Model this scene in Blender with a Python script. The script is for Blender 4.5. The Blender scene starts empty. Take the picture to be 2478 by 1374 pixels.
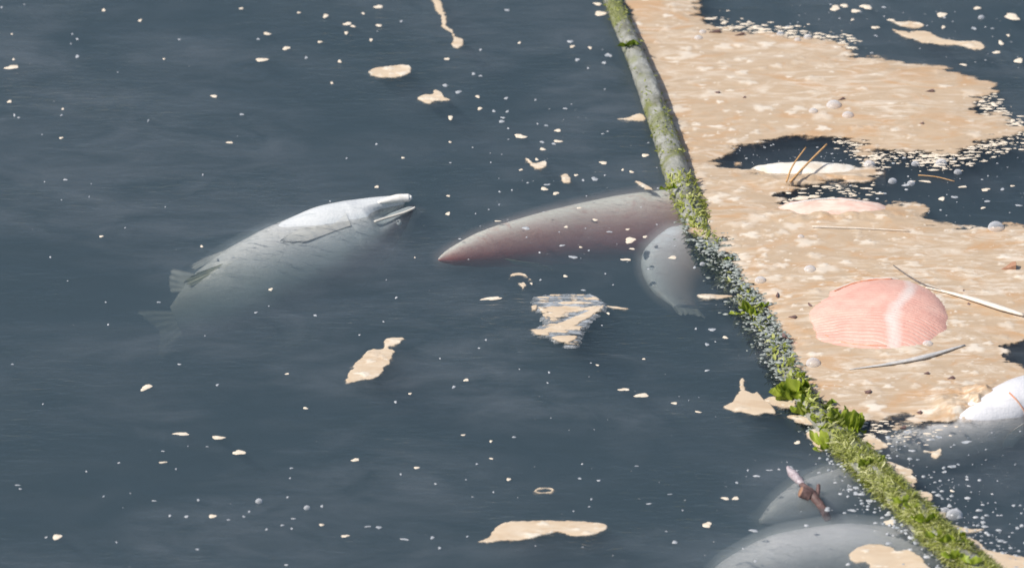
import bpy, math, random
import numpy as np
from mathutils import Vector
R = math.radians
rng = random.Random(7)
nrng = np.random.default_rng(11)
scene = bpy.context.scene
col = scene.collection

# ------------------------------------------------------------------ camera
W, H = 2478.0, 1374.0
ELEV = R(32.0); DIST = 12.0; WIDTH_M = 2.10
SE, CE = math.sin(ELEV), math.cos(ELEV)
cam_d = bpy.data.cameras.new('camera')
cam = bpy.data.objects.new('camera', cam_d); col.objects.link(cam)
cam.location = (0, -DIST*CE, DIST*SE)
cam.rotation_euler = (math.pi/2-ELEV, 0, 0)
cam_d.sensor_width = 36.0
cam_d.lens = 36.0*DIST/WIDTH_M
cam_d.clip_start = 0.1; cam_d.clip_end = 500
cam_d.dof.use_dof = True
cam_d.dof.focus_distance = DIST-0.05
cam_d.dof.aperture_fstop = 3.6
scene.camera = cam

# ------------------------------------------------------------------ sky, sun, exposure
SUN_EL, SUN_AZ = R(50), R(112)          # azimuth measured from +Y towards -X
world = bpy.data.worlds.new('World'); scene.world = world; world.use_nodes = True
wn = world.node_tree; wn.nodes.clear()
sky = wn.nodes.new('ShaderNodeTexSky'); sky.sky_type = 'NISHITA'; sky.sun_disc = False
sky.sun_elevation = SUN_EL; sky.sun_rotation = -SUN_AZ
sky.air_density = 1.0; sky.dust_density = 2.2; sky.ozone_density = 1.0
bg = wn.nodes.new('ShaderNodeBackground'); bg.inputs['Strength'].default_value = 0.10
wo = wn.nodes.new('ShaderNodeOutputWorld')
wn.links.new(sky.outputs[0], bg.inputs[0]); wn.links.new(bg.outputs[0], wo.inputs[0])
sd = bpy.data.lights.new('sun', 'SUN'); sd.energy = 3.6; sd.angle = R(0.6); sd.color = (1.0, 0.94, 0.86)
sun = bpy.data.objects.new('sun', sd); col.objects.link(sun)
sdir = Vector((-math.sin(SUN_AZ)*math.cos(SUN_EL), math.cos(SUN_AZ)*math.cos(SUN_EL), math.sin(SUN_EL)))
sun.rotation_euler = sdir.to_track_quat('Z', 'Y').to_euler()
sun.location = (0, 0, 20)
scene.view_settings.view_transform = 'Standard'
scene.view_settings.look = 'None'
scene.view_settings.exposure = 0.35
scene.view_settings.gamma = 1.0
scene.view_settings.use_curve_mapping = False
scene.render.engine = 'CYCLES'
cy = scene.cycles
cy.max_bounces = 5; cy.volume_bounces = 1; cy.transparent_max_bounces = 12
cy.use_denoising = True
cy.caustics_reflective = False; cy.caustics_refractive = False

# ------------------------------------------------------------------ helpers
CAM = np.array(cam.location)
RIGHT = np.array((1., 0, 0)); UP = np.array((0, SE, CE)); FWD = np.array((0, CE, -SE))
F_PX = DIST/WIDTH_M*W
def G(px, py, z=0.0):
    """photo pixel -> point on the horizontal plane at height z (works on arrays)"""
    px = np.asarray(px, float); py = np.asarray(py, float)
    d = FWD + ((px-W/2)/F_PX)[..., None]*RIGHT - ((py-H/2)/F_PX)[..., None]*UP
    t = (z-CAM[2])/d[..., 2]
    return CAM + d*t[..., None]
def V(px, py, z=0.0): return Vector(G(px, py, z))
def mpp(px, py):
    return float(np.linalg.norm(G(px+1, py)-G(px, py)))

def hsh(ix, iy, seed):
    n = (ix.astype(np.int64)*374761393 + iy.astype(np.int64)*668265263 + seed*974634541) & 0x7fffffff
    n = ((n ^ (n >> 13))*1274126177) & 0x7fffffff
    return ((n ^ (n >> 16)) & 0xffff)/65535.0
def vnoise(x, y, seed=0):
    ix = np.floor(x); iy = np.floor(y); fx = x-ix; fy = y-iy
    fx = fx*fx*(3-2*fx); fy = fy*fy*(3-2*fy)
    a = hsh(ix, iy, seed); b = hsh(ix+1, iy, seed); c = hsh(ix, iy+1, seed); d = hsh(ix+1, iy+1, seed)
    return (a*(1-fx)+b*fx)*(1-fy) + (c*(1-fx)+d*fx)*fy
def fbm(x, y, seed=0, octv=4):
    s = 0; a = 0.5; t = 0
    for k in range(octv):
        s = s + a*vnoise(x*2**k+k*17.3, y*2**k-k*9.1, seed+k*31); t += a; a *= 0.55
    return s/t*2-1
def sstep(a, b, x):
    t = np.clip((x-a)/(b-a), 0, 1); return t*t*(3-2*t)

def poly_sd(X, Y, poly):
    """signed distance, positive inside"""
    P = np.asarray(poly, float); n = len(P)
    best = np.full(X.shape, 1e9); inside = np.zeros(X.shape, bool)
    for i in range(n):
        ax, ay = P[i]; bx, by = P[(i+1) % n]
        dx, dy = bx-ax, by-ay
        L = dx*dx+dy*dy+1e-12
        t = np.clip(((X-ax)*dx+(Y-ay)*dy)/L, 0, 1)
        best = np.minimum(best, (X-ax-t*dx)**2+(Y-ay-t*dy)**2)
        c = (ay > Y) != (by > Y)
        if abs(dy) > 1e-12:
            inside ^= c & (X < ax+(Y-ay)*dx/dy)
    d = np.sqrt(best)
    return np.where(inside, d, -d)

def np_mesh(name, verts, faces, mat=None, smooth=True, attrs=None):
    me = bpy.data.meshes.new(name)
    verts = np.asarray(verts, np.float32); faces = np.asarray(faces, np.int32)
    k = faces.shape[1]
    me.vertices.add(len(verts)); me.vertices.foreach_set('co', verts.ravel())
    me.loops.add(faces.size); me.loops.foreach_set('vertex_index', faces.ravel())
    me.polygons.add(len(faces))
    me.polygons.foreach_set('loop_start', np.arange(0, faces.size, k, dtype=np.int32))
    me.polygons.foreach_set('use_smooth', np.full(len(faces), smooth))
    for an, av in (attrs or {}).items():
        a = me.attributes.new(an, 'FLOAT', 'POINT'); a.data.foreach_set('value', np.asarray(av, np.float32).ravel())
    me.update(calc_edges=True)
    me.validate()
    if mat: me.materials.append(mat)
    return me
def obj(name, me, parent=None, loc=None):
    o = bpy.data.objects.new(name, me); col.objects.link(o)
    if parent: o.parent = parent
    if loc is not None: o.location = loc
    return o
def empty(name, loc):
    o = bpy.data.objects.new(name, None); col.objects.link(o); o.location = loc
    o.empty_display_size = 0.05
    return o
def tag(o, label=None, cat=None, group=None, kind=None):
    if label: o['label'] = label
    if cat: o['category'] = cat
    if group: o['group'] = group
    if kind: o['kind'] = kind
    return o
def part(name, verts, faces, mat, root, smooth=True, attrs=None):
    """mesh given in world coordinates, parented to root (an Empty with only a location)"""
    base = np.array(root.matrix_basis.translation)
    p = root.parent
    while p: base = base+np.array(p.matrix_basis.translation); p = p.parent
    return obj(name, np_mesh(name, np.asarray(verts)-base, faces, mat, smooth, attrs), root)

def catmull(P, n):
    P = np.asarray(P, float)
    Q = np.vstack([2*P[0]-P[1], P, 2*P[-1]-P[-2]])
    out = []
    m = len(P)-1
    for i in range(n):
        s = i/(n-1)*m; k = min(int(s), m-1); t = s-k
        a, b, c, d = Q[k], Q[k+1], Q[k+2], Q[k+3]
        out.append(0.5*((2*b)+(c-a)*t+(2*a-5*b+4*c-d)*t*t+(3*b-a-3*c+d)*t**3))
    return np.array(out)
def unit(v): return v/(np.linalg.norm(v, axis=-1, keepdims=True)+1e-12)
def grid_faces(n, m, wrap=False):
    f = []
    for i in range(n-1):
        for j in range(m if wrap else m-1):
            a = i*m+j; b = i*m+(j+1) % m
            f.append((a, b, b+m, a+m))
    return np.array(f)

# ------------------------------------------------------------------ materials
def new_mat(name):
    m = bpy.data.materials.new(name); m.use_nodes = True
    nt = m.node_tree; nt.nodes.clear()
    return m, nt, nt.nodes, nt.links
def nd(nt, typ, **kw):
    n = nt.nodes.new(typ)
    for k, v in kw.items():
        if k.startswith('i_'):
            key = k[2:]; key = int(key) if key.isdigit() else key.replace('_', ' ')
            n.inputs[key].default_value = v
        else: setattr(n, k, v)
    return n
def ramp(nt, fac, stops):
    r = nt.nodes.new('ShaderNodeValToRGB')
    e = r.color_ramp.elements
    while len(e) < len(stops): e.new(0.5)
    for k, (p, c) in enumerate(stops):
        e[k].position = p; e[k].color = (c[0], c[1], c[2], 1) if not np.isscalar(c) else (c, c, c, 1)
    nt.links.new(fac, r.inputs[0]); return r
def mixc(nt, fac, a, b):
    m = nt.nodes.new('ShaderNodeMix'); m.data_type = 'RGBA'
    for s, v in ((0, fac), (6, a), (7, b)):
        if hasattr(v, 'is_output') or isinstance(v, bpy.types.NodeSocket): nt.links.new(v, m.inputs[s])
        else: m.inputs[s].default_value = v if s == 0 else (v[0], v[1], v[2], 1)
    return m.outputs[2]
def mth(nt, op, a, b=0.0, c=None):
    m = nt.nodes.new('ShaderNodeMath'); m.operation = op
    for k, v in enumerate((a, b) if c is None else (a, b, c)):
        if isinstance(v, bpy.types.NodeSocket): nt.links.new(v, m.inputs[k])
        else: m.inputs[k].default_value = v
    return m.outputs[0]
def noise(nt, vec, scale, detail=3, rough=0.55, dist=0.0):
    n = nt.nodes.new('ShaderNodeTexNoise')
    n.inputs['Scale'].default_value = scale; n.inputs['Detail'].default_value = detail
    n.inputs['Roughness'].default_value = rough; n.inputs['Distortion'].default_value = dist
    if vec is not None: nt.links.new(vec, n.inputs['Vector'])
    return n.outputs['Fac']
def coords(nt, scale=(1, 1, 1), rot=0.0, world_space=True):
    if world_space: o = nt.nodes.new('ShaderNodeNewGeometry').outputs['Position']
    else: o = nt.nodes.new('ShaderNodeTexCoord').outputs['Object']
    mp = nt.nodes.new('ShaderNodeMapping'); mp.inputs['Scale'].default_value = scale
    mp.inputs['Rotation'].default_value = (0, 0, rot)
    nt.links.new(o, mp.inputs['Vector']); return mp.outputs[0]
def attr(nt, name):
    a = nt.nodes.new('ShaderNodeAttribute'); a.attribute_name = name; return a.outputs['Fac']
def finish(nt, bsdf):
    o = nt.nodes.new('ShaderNodeOutputMaterial'); nt.links.new(bsdf, o.inputs['Surface']); return o
def principled(nt, color, rough=0.5, spec=0.5, bump=None, bstr=0.3, bdist=0.002, **kw):
    p = nt.nodes.new('ShaderNodeBsdfPrincipled')
    if isinstance(color, bpy.types.NodeSocket): nt.links.new(color, p.inputs['Base Color'])
    else: p.inputs['Base Color'].default_value = (*color, 1)
    p.inputs['Roughness'].default_value = rough
    p.inputs['Specular IOR Level'].default_value = spec
    for k, v in kw.items(): p.inputs[k.replace('_', ' ')].default_value = v
    if bump is not None:
        b = nt.nodes.new('ShaderNodeBump'); b.inputs['Strength'].default_value = bstr; b.inputs['Distance'].default_value = bdist
        nt.links.new(bump, b.inputs['Height']); nt.links.new(b.outputs[0], p.inputs['Normal'])
    return p.outputs[0]

def mat_water():
    m, nt, N, L = new_mat('sea_water')
    # slow swells and finer wind ripples, all as slope of the surface
    broad = noise(nt, coords(nt, (1.6, 3.4, 1), 0.12), 1.3, 3, 0.5, 1.6)
    mid = noise(nt, coords(nt, (5, 15, 1), -0.1), 1.4, 3, 0.55, 1.2)
    fine = noise(nt, coords(nt, (16, 62, 1), 0.05), 1.6, 2, 0.5, 0.5)
    patch = ramp(nt, noise(nt, coords(nt, (1.5, 2.6, 1), 0.3), 1.2, 2), [(0.35, 0.15), (0.7, 1.0)]).outputs[0]
    h = mth(nt, 'ADD', mth(nt, 'MULTIPLY', broad, 0.0050), mth(nt, 'MULTIPLY', mth(nt, 'MULTIPLY', mid, patch), 0.0036))
    h = mth(nt, 'ADD', h, mth(nt, 'MULTIPLY', mth(nt, 'MULTIPLY', fine, patch), 0.0036))
    for (px, py, lam, fall, amp) in ((1422, 1312, .011, .024, .0007), (1752, 1352, .020, .045, .0009), (1690, 1356, .016, .028, .0006), (610, 175, .03, .10, .0004)):
        c_ = G(px, py)
        vs_ = N.new('ShaderNodeVectorMath'); vs_.operation = 'DISTANCE'; vs_.inputs[1].default_value = (c_[0], c_[1], 0)
        L.new(N.new('ShaderNodeNewGeometry').outputs['Position'], vs_.inputs[0])
        dd = vs_.outputs['Value']
        env = mth(nt, 'POWER', 2.718, mth(nt, 'MULTIPLY', mth(nt, 'POWER', mth(nt, 'DIVIDE', dd, fall), 2.0), -1.0))
        h = mth(nt, 'ADD', h, mth(nt, 'MULTIPLY', mth(nt, 'MULTIPLY', mth(nt, 'SINE', mth(nt, 'MULTIPLY', dd, 2*math.pi/lam)), env), amp))
    b = N.new('ShaderNodeBump'); b.inputs['Strength'].default_value = 1.0; b.inputs['Distance'].default_value = 1.0
    L.new(h, b.inputs['Height'])
    fr = N.new('ShaderNodeFresnel'); fr.inputs['IOR'].default_value = 1.36; L.new(b.outputs[0], fr.inputs['Normal'])
    gl = N.new('ShaderNodeBsdfGlossy'); gl.inputs['Roughness'].default_value = 0.06; L.new(b.outputs[0], gl.inputs['Normal'])
    tr = N.new('ShaderNodeBsdfTransparent')
    mx = N.new('ShaderNodeMixShader'); L.new(fr.outputs[0], mx.inputs[0]); L.new(tr.outputs[0], mx.inputs[1]); L.new(gl.outputs[0], mx.inputs[2])
    # greasy organic film: mottled, missing where the water lies open
    sw = noise(nt, coords(nt, (2.6, 6.0, 1), 0.2), 1.6, 8, 0.68, 0.9)
    op = ramp(nt, noise(nt, coords(nt, (1.0, 1.7, 1), 0.35), 1.5, 3, 0.55, 0.8), [(0.38, 0.10), (0.58, 1.0)]).outputs[0]
    # the stretch of clear dark water between the scum film and the lettuce, and a second beyond the pale salmon
    for (px, py, rx, ry, k) in ((1560, 830, .42, .30, .85), (900, 290, .30, .10, .5), (480, 40, .35, .12, .5), (800, 1010, .45, .14, .45)):
        c_ = G(px, py)
        mp = N.new('ShaderNodeMapping'); mp.vector_type = 'POINT'; mp.inputs['Scale'].default_value = (1/rx, 1/ry, 0)
        mp.inputs['Location'].default_value = (-c_[0]/rx, -c_[1]/ry, 0)
        L.new(N.new('ShaderNodeNewGeometry').outputs['Position'], mp.inputs[0])
        ln = N.new('ShaderNodeVectorMath'); ln.operation = 'LENGTH'; L.new(mp.outputs[0], ln.inputs[0])
        dd = mth(nt, 'ADD', ln.outputs['Value'], mth(nt, 'MULTIPLY', mth(nt, 'SUBTRACT', sw, 0.5), 2.2))
        op = mth(nt, 'MULTIPLY', op, ramp(nt, dd, [(0.25, 1-k), (1.0, 1.0)]).outputs[0])
    film = mth(nt, 'MULTIPLY', ramp(nt, sw, [(0.36, 0.012), (0.50, 0.048), (0.66, 0.095)]).outputs[0], op)
    df = N.new('ShaderNodeBsdfDiffuse'); df.inputs[0].default_value = (0.40, 0.43, 0.48, 1)
    mx2 = N.new('ShaderNodeMixShader'); L.new(film, mx2.inputs[0]); L.new(mx.outputs[0], mx2.inputs[1]); L.new(df.outputs[0], mx2.inputs[2])
    o = finish(nt, mx2.outputs[0])
    vs = nd(nt, 'ShaderNodeVolumeScatter', i_Color=(0.42, 0.60, 0.78, 1), i_Density=3.8)
    vs.inputs['Anisotropy'].default_value = 0.2
    va = nd(nt, 'ShaderNodeVolumeAbsorption', i_Color=(0.34, 0.46, 0.50, 1), i_Density=6.2)
    ad = N.new('ShaderNodeAddShader'); L.new(vs.outputs[0], ad.inputs[0]); L.new(va.outputs[0], ad.inputs[1])
    L.new(ad.outputs[0], o.inputs['Volume'])
    m.cycles.homogeneous_volume = True if hasattr(m.cycles, 'homogeneous_volume') else None
    return m

def mat_foam(name, base, pale, rust):
    m, nt, N, L = new_mat(name)
    lump = attr(nt, 'lump')
    n1 = noise(nt, coords(nt, (7, 18, 1), 0.1), 1.5, 5, 0.6, 1.0)
    n2 = noise(nt, coords(nt, (5.5, 19, 1), 0.22), 1.5, 7, 0.66, 2.2)
    zone = ramp(nt, noise(nt, coords(nt, (2.2, 4.2, 1), -0.2), 1.6, 3, 0.5, 1.0), [(0.40, 0.12), (0.62, 1.0)]).outputs[0]
    n3 = noise(nt, coords(nt, (3, 6, 1), -0.3), 1.7, 4, 0.6, 2.0)
    c = mixc(nt, ramp(nt, n1, [(0.3, 0.0), (0.75, 1.0)]).outputs[0], base, tuple(x*1.18 for x in base))
    c = mixc(nt, ramp(nt, n3, [(0.50, 0.0), (0.66, 0.85)]).outputs[0], c, rust)
    c = mixc(nt, mth(nt, 'MULTIPLY', ramp(nt, n2, [(0.46, 0.0), (0.66, 0.80)]).outputs[0], zone), c, pale)
    c = mixc(nt, lump, c, pale)
    bm = noise(nt, coords(nt, (160, 260, 160)), 1.0, 4, 0.65)
    s = principled(nt, c, 0.42, 0.4, bm, 0.12, 0.003)
    ro = noise(nt, coords(nt, (55, 120, 1)), 1.0, 4, 0.65)
    op = mth(nt, 'ADD', attr(nt, 'rim'), mth(nt, 'MULTIPLY', mth(nt, 'SUBTRACT', ro, 0.5), 1.1))
    op = ramp(nt, op, [(0.05, 0.0), (0.75, 1.0)]).outputs[0]
    tr = N.new('ShaderNodeBsdfTransparent'); mx = N.new('ShaderNodeMixShader')
    L.new(op, mx.inputs[0]); L.new(tr.outputs[0], mx.inputs[1]); L.new(s, mx.inputs[2])
    finish(nt, mx.outputs[0]); return m

def mat_skin(name, belly, mid, back, rough=0.35, lo=-0.3, hi=0.45, blot=(0.3, 0.3, 0.3)):
    m, nt, N, L = new_mat(name)
    a = attr(nt, 'belly')
    n = noise(nt, coords(nt, (14, 14, 14)), 1.0, 4, 0.6)
    f = mth(nt, 'ADD', a, mth(nt, 'MULTIPLY', mth(nt, 'SUBTRACT', n, 0.5), 0.5))
    f = mth(nt, 'MULTIPLY_ADD', f, 0.5, 0.5)
    c = ramp(nt, f, [((lo+1)/2-0.12, back), ((lo+1)/2+0.1, mid), ((hi+1)/2+0.1, belly)]).outputs[0]
    n2 = noise(nt, coords(nt, (26, 26, 26)), 1.0, 5, 0.65, 1.0)
    c = mixc(nt, ramp(nt, n2, [(0.56, 0.0), (0.74, 0.45)]).outputs[0], c, blot)
    vo = nt.nodes.new('ShaderNodeTexVoronoi'); vo.inputs['Scale'].default_value = 210; L.new(coords(nt, (1, 1.3, 1)), vo.inputs['Vector'])
    c = mixc(nt, ramp(nt, vo.outputs['Distance'], [(0.25, 0.0), (0.75, 0.10)]).outputs[0], c, tuple(x*.55 for x in mid))
    n4 = noise(nt, coords(nt, (9, 40, 40), 0.45), 1.0, 5, 0.7, 1.5)
    c = mixc(nt, ramp(nt, n4, [(0.52, 0.0), (0.72, 0.4)]).outputs[0], c, tuple(x*.6 for x in mid))
    bm = mth(nt, 'ADD', noise(nt, coords(nt, (90, 90, 90)), 1.0, 3, 0.6), mth(nt, 'MULTIPLY', vo.outputs['Distance'], 0.5))
    finish(nt, principled(nt, c, rough, 0.45, bm, 0.35, 0.002)); return m

def mat_simple(name, c1, c2, scale=60, rough=0.6, spec=0.3, bstr=0.4, vec=(1, 1, 1), **kw):
    m, nt, N, L = new_mat(name)
    n = noise(nt, coords(nt, vec), scale, 4, 0.6, 0.5)
    c = mixc(nt, ramp(nt, n, [(0.35, 0.0), (0.68, 1.0)]).outputs[0], c1, c2)
    finish(nt, principled(nt, c, rough, spec, n, bstr, 0.002, **kw)); return m

def mat_algae(name, dark, mid, light, trans=0.35, rough=0.45):
    m, nt, N, L = new_mat(name)
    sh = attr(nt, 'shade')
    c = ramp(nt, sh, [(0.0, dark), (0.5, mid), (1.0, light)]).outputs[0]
    n = noise(nt, coords(nt, (60, 60, 60)), 1.0, 3)
    c = mixc(nt, ramp(nt, n, [(0.5, 0.0), (0.8, 0.4)]).outputs[0], c, dark)
    p = nd(nt, 'ShaderNodeBsdfPrincipled', i_Roughness=rough); L.new(c, p.inputs['Base Color'])
    t = N.new('ShaderNodeBsdfTranslucent'); L.new(c, t.inputs[0])
    mx = nd(nt, 'ShaderNodeMixShader', i_0=trans); L.new(p.outputs[0], mx.inputs[1]); L.new(t.outputs[0], mx.inputs[2])
    finish(nt, mx.outputs[0]); return m

def mat_bubble():
    m, nt, N, L = new_mat('bubble_film')
    lw = nd(nt, 'ShaderNodeLayerWeight', i_Blend=0.45)
    tr = N.new('ShaderNodeBsdfTransparent')
    df = nd(nt, 'ShaderNodeBsdfPrincipled', i_Roughness=0.25); df.inputs['Base Color'].default_value = (0.72, 0.73, 0.76, 1)
    f = ramp(nt, lw.outputs['Facing'], [(0.0, 0.22), (0.8, 0.7)]).outputs[0]
    mx = N.new('ShaderNodeMixShader'); L.new(f, mx.inputs[0]); L.new(tr.outputs[0], mx.inputs[1]); L.new(df.outputs[0], mx.inputs[2])
    finish(nt, mx.outputs[0]); return m

def mat_film():
    m, nt, N, L = new_mat('scum_film')
    n = noise(nt, coords(nt, (18, 60, 1), 0.1), 1.3, 5, 0.65, 1.5)
    f = ramp(nt, n, [(0.36, 0.05), (0.52, 0.42), (0.66, 0.85)]).outputs[0]
    tr = N.new('ShaderNodeBsdfTransparent')
    df = nd(nt, 'ShaderNodeBsdfPrincipled', i_Roughness=0.5); df.inputs['Base Color'].default_value = (0.48, 0.51, 0.54, 1)
    mx = N.new('ShaderNodeMixShader'); L.new(f, mx.inputs[0]); L.new(tr.outputs[0], mx.inputs[1]); L.new(df.outputs[0], mx.inputs[2])
    finish(nt, mx.outputs[0]); return m

def mat_flesh():
    m, nt, N, L = new_mat('salmon_flesh')
    st = attr(nt, 'septum'); fade = attr(nt, 'bleach')
    n = noise(nt, coords(nt, (16, 16, 16)), 1.0, 4, 0.6)
    c = mixc(nt, ramp(nt, n, [(0.35, 0.0), (0.7, 1.0)]).outputs[0], (0.64, 0.33, 0.265), (0.72, 0.45, 0.37))
    c = mixc(nt, mth(nt, 'MULTIPLY', st, 1.0), c, (0.82, 0.72, 0.63))
    c = mixc(nt, fade, c, (0.70, 0.60, 0.55))
    bm = noise(nt, coords(nt, (150, 150, 150)), 1.0, 3)
    finish(nt, principled(nt, c, 0.42, 0.4, bm, 0.4, 0.002)); return m

def mat_veil(name, c, dens):
    m, nt, N, L = new_mat(name)
    o = nt.nodes.new('ShaderNodeOutputMaterial')
    vs = nd(nt, 'ShaderNodeVolumeScatter', i_Color=(*c, 1), i_Density=dens)
    L.new(vs.outputs[0], o.inputs['Volume']); return m
M = {}
M['veil_pale'] = mat_veil('pale_slime', (0.80, 0.86, 0.88), 7.0)
M['veil_thin'] = mat_veil('thin_slime', (0.74, 0.82, 0.86), 3.6)
M['veil_pink'] = mat_veil('pinkish_slime', (0.86, 0.78, 0.77), 5.0)
M['veil_warm'] = mat_veil('brown_slime', (0.74, 0.56, 0.52), 3.0)
M['water'] = mat_water()
M['foam'] = mat_foam('scum_foam', (0.43, 0.325, 0.22), (0.69, 0.62, 0.52), (0.48, 0.30, 0.16))
M['foam_small'] = mat_foam('floating_foam', (0.54, 0.43, 0.305), (0.69, 0.62, 0.51), (0.52, 0.39, 0.26))
M['froth'] = mat_simple('white_froth', (0.24, 0.27, 0.30), (0.52, 0.53, 0.54), 90, 0.5)
M['greyfroth'] = mat_simple('grey_froth', (0.09, 0.12, 0.10), (0.40, 0.42, 0.40), 130, 0.4)
M['fleck'] = mat_simple('cream_fleck', (0.62, 0.53, 0.41), (0.78, 0.70, 0.58), 120, 0.6)
M['bubble'] = mat_bubble()
M['film'] = mat_film()
M['flesh'] = mat_flesh()
M['skin_a'] = mat_skin('salmon_skin', (0.60, 0.62, 0.62), (0.38, 0.45, 0.48), (0.09, 0.06, 0.07), 0.38, -0.2, 0.5, (0.34, 0.36, 0.40))
M['skin_b'] = mat_skin('decayed_skin', (0.70, 0.70, 0.64), (0.52, 0.105, 0.075), (0.34, 0.055, 0.04), 0.45, -0.6, 0.64, (0.50, 0.15, 0.11))
M['skin_c'] = mat_skin('pale_skin', (0.64, 0.64, 0.66), (0.58, 0.58, 0.60), (0.45, 0.45, 0.47), 0.45, -0.8, 0.2, (0.60, 0.60, 0.62))
M['skin_d'] = mat_skin('grey_skin', (0.68, 0.69, 0.72), (0.55, 0.56, 0.60), (0.2, 0.2, 0.23), 0.4, -0.7, 0.2, (0.34, 0.35, 0.40))
M['skin_f'] = mat_skin('silver_skin', (0.66, 0.67, 0.71), (0.54, 0.56, 0.61), (0.07, 0.09, 0.11), 0.4, -0.45, 0.3, (0.46, 0.47, 0.53))
M['skin_e'] = mat_skin('fan_skin', (0.60, 0.64, 0.68), (0.58, 0.47, 0.45), (0.46, 0.36, 0.33), 0.4, -0.5, 0.6, (0.50, 0.42, 0.40))
M['jaw'] = mat_simple('pale_jaw', (0.72, 0.70, 0.64), (0.80, 0.78, 0.74), 70, 0.4)
M['fin'] = mat_simple('pale_fin', (0.45, 0.47, 0.47), (0.60, 0.61, 0.58), 50, 0.4)
M['finring'] = mat_simple('olive_fin', (0.26, 0.27, 0.16), (0.44, 0.45, 0.34), 50, 0.4)
M['mouth'] = mat_simple('mouth_lining', (0.10, 0.06, 0.07), (0.16, 0.10, 0.10), 80, 0.5)
M['eye'] = mat_simple('clouded_eye', (0.55, 0.60, 0.62), (0.66, 0.70, 0.70), 60, 0.2)
M['pupil'] = mat_simple('pupil', (0.16, 0.18, 0.20), (0.24, 0.26, 0.28), 60, 0.2)
M['peel'] = mat_simple('peeled_skin', (0.60, 0.56, 0.52), (0.76, 0.72, 0.68), 90, 0.4)
M['orange'] = mat_simple('orange_rim', (0.62, 0.24, 0.13), (0.66, 0.42, 0.30), 60, 0.5)
M['belly'] = mat_simple('bleached_belly', (0.64, 0.56, 0.45), (0.80, 0.77, 0.70), 26, 0.45)
M['rosy'] = mat_simple('rosy_flesh', (0.66, 0.42, 0.34), (0.76, 0.64, 0.55), 22, 0.45, vec=(1, 3, 1))
M['straw'] = mat_simple('dry_straw', (0.46, 0.26, 0.10), (0.58, 0.36, 0.18), 90, 0.6)
M['quill'] = mat_simple('pale_quill', (0.66, 0.58, 0.48), (0.78, 0.72, 0.63), 90, 0.5)
M['greyquill'] = mat_simple('grey_quill', (0.42, 0.42, 0.42), (0.60, 0.58, 0.55), 90, 0.5)
M['darkline'] = mat_simple('dark_stem', (0.12, 0.11, 0.11), (0.22, 0.19, 0.17), 90, 0.6)
M['bark'] = mat_simple('wet_bark', (0.09, 0.055, 0.05), (0.19, 0.12, 0.11), 80, 0.5, bstr=0.8)
M['wood'] = mat_simple('cut_wood', (0.30, 0.16, 0.10), (0.40, 0.23, 0.15), 90, 0.6)
M['greybark'] = mat_simple('crusted_bark', (0.28, 0.22, 0.24), (0.55, 0.50, 0.52), 120, 0.7, bstr=1.0)
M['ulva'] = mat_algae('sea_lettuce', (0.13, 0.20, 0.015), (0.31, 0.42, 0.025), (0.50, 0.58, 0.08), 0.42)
M['turf'] = mat_algae('green_algae', (0.09, 0.12, 0.02), (0.38, 0.42, 0.08), (0.66, 0.65, 0.36), 0.3)
M['weed'] = mat_algae('dark_weed', (0.012, 0.02, 0.008), (0.035, 0.05, 0.02), (0.10, 0.12, 0.06), 0.2)

def mat_rope():
    m, nt, N, L = new_mat('encrusted_rope')
    n1 = noise(nt, coords(nt, (18, 18, 18)), 1.0, 5, 0.65, 0.6)
    n2 = noise(nt, coords(nt, (9, 9, 9)), 1.3, 4, 0.6, 1.0)
    n3 = noise(nt, coords(nt, (70, 70, 70)), 1.0, 4, 0.7)
    c = mixc(nt, ramp(nt, n1, [(0.35, 0.0), (0.65, 1.0)]).outputs[0], (0.15, 0.15, 0.115), (0.34, 0.345, 0.32))
    c = mixc(nt, ramp(nt, n2, [(0.48, 0.0), (0.60, 0.8)]).outputs[0], c, (0.15, 0.165, 0.04))
    c = mixc(nt, ramp(nt, n3, [(0.60, 0.0), (0.70, 0.6)]).outputs[0], c, (0.11, 0.10, 0.07))
    finish(nt, principled(nt, c, 0.55, 0.4, n3, 0.9, 0.004)); return m
M['rope'] = mat_rope()

# ------------------------------------------------------------------ the sea
def build_water():
    s = 40.0; d = 3.0
    v = [(-s, -s, 0), (s, -s, 0), (s, s, 0), (-s, s, 0), (-s, -s, -d), (s, -s, -d), (s, s, -d), (-s, s, -d)]
    f = [(0, 1, 2, 3), (7, 6, 5, 4), (0, 4, 5, 1), (1, 5, 6, 2), (2, 6, 7, 3), (3, 7, 4, 0)]
    o = obj('water', np_mesh('water', v, f, M['water'], smooth=False))
    tag(o, kind='structure')
build_water()

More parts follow.
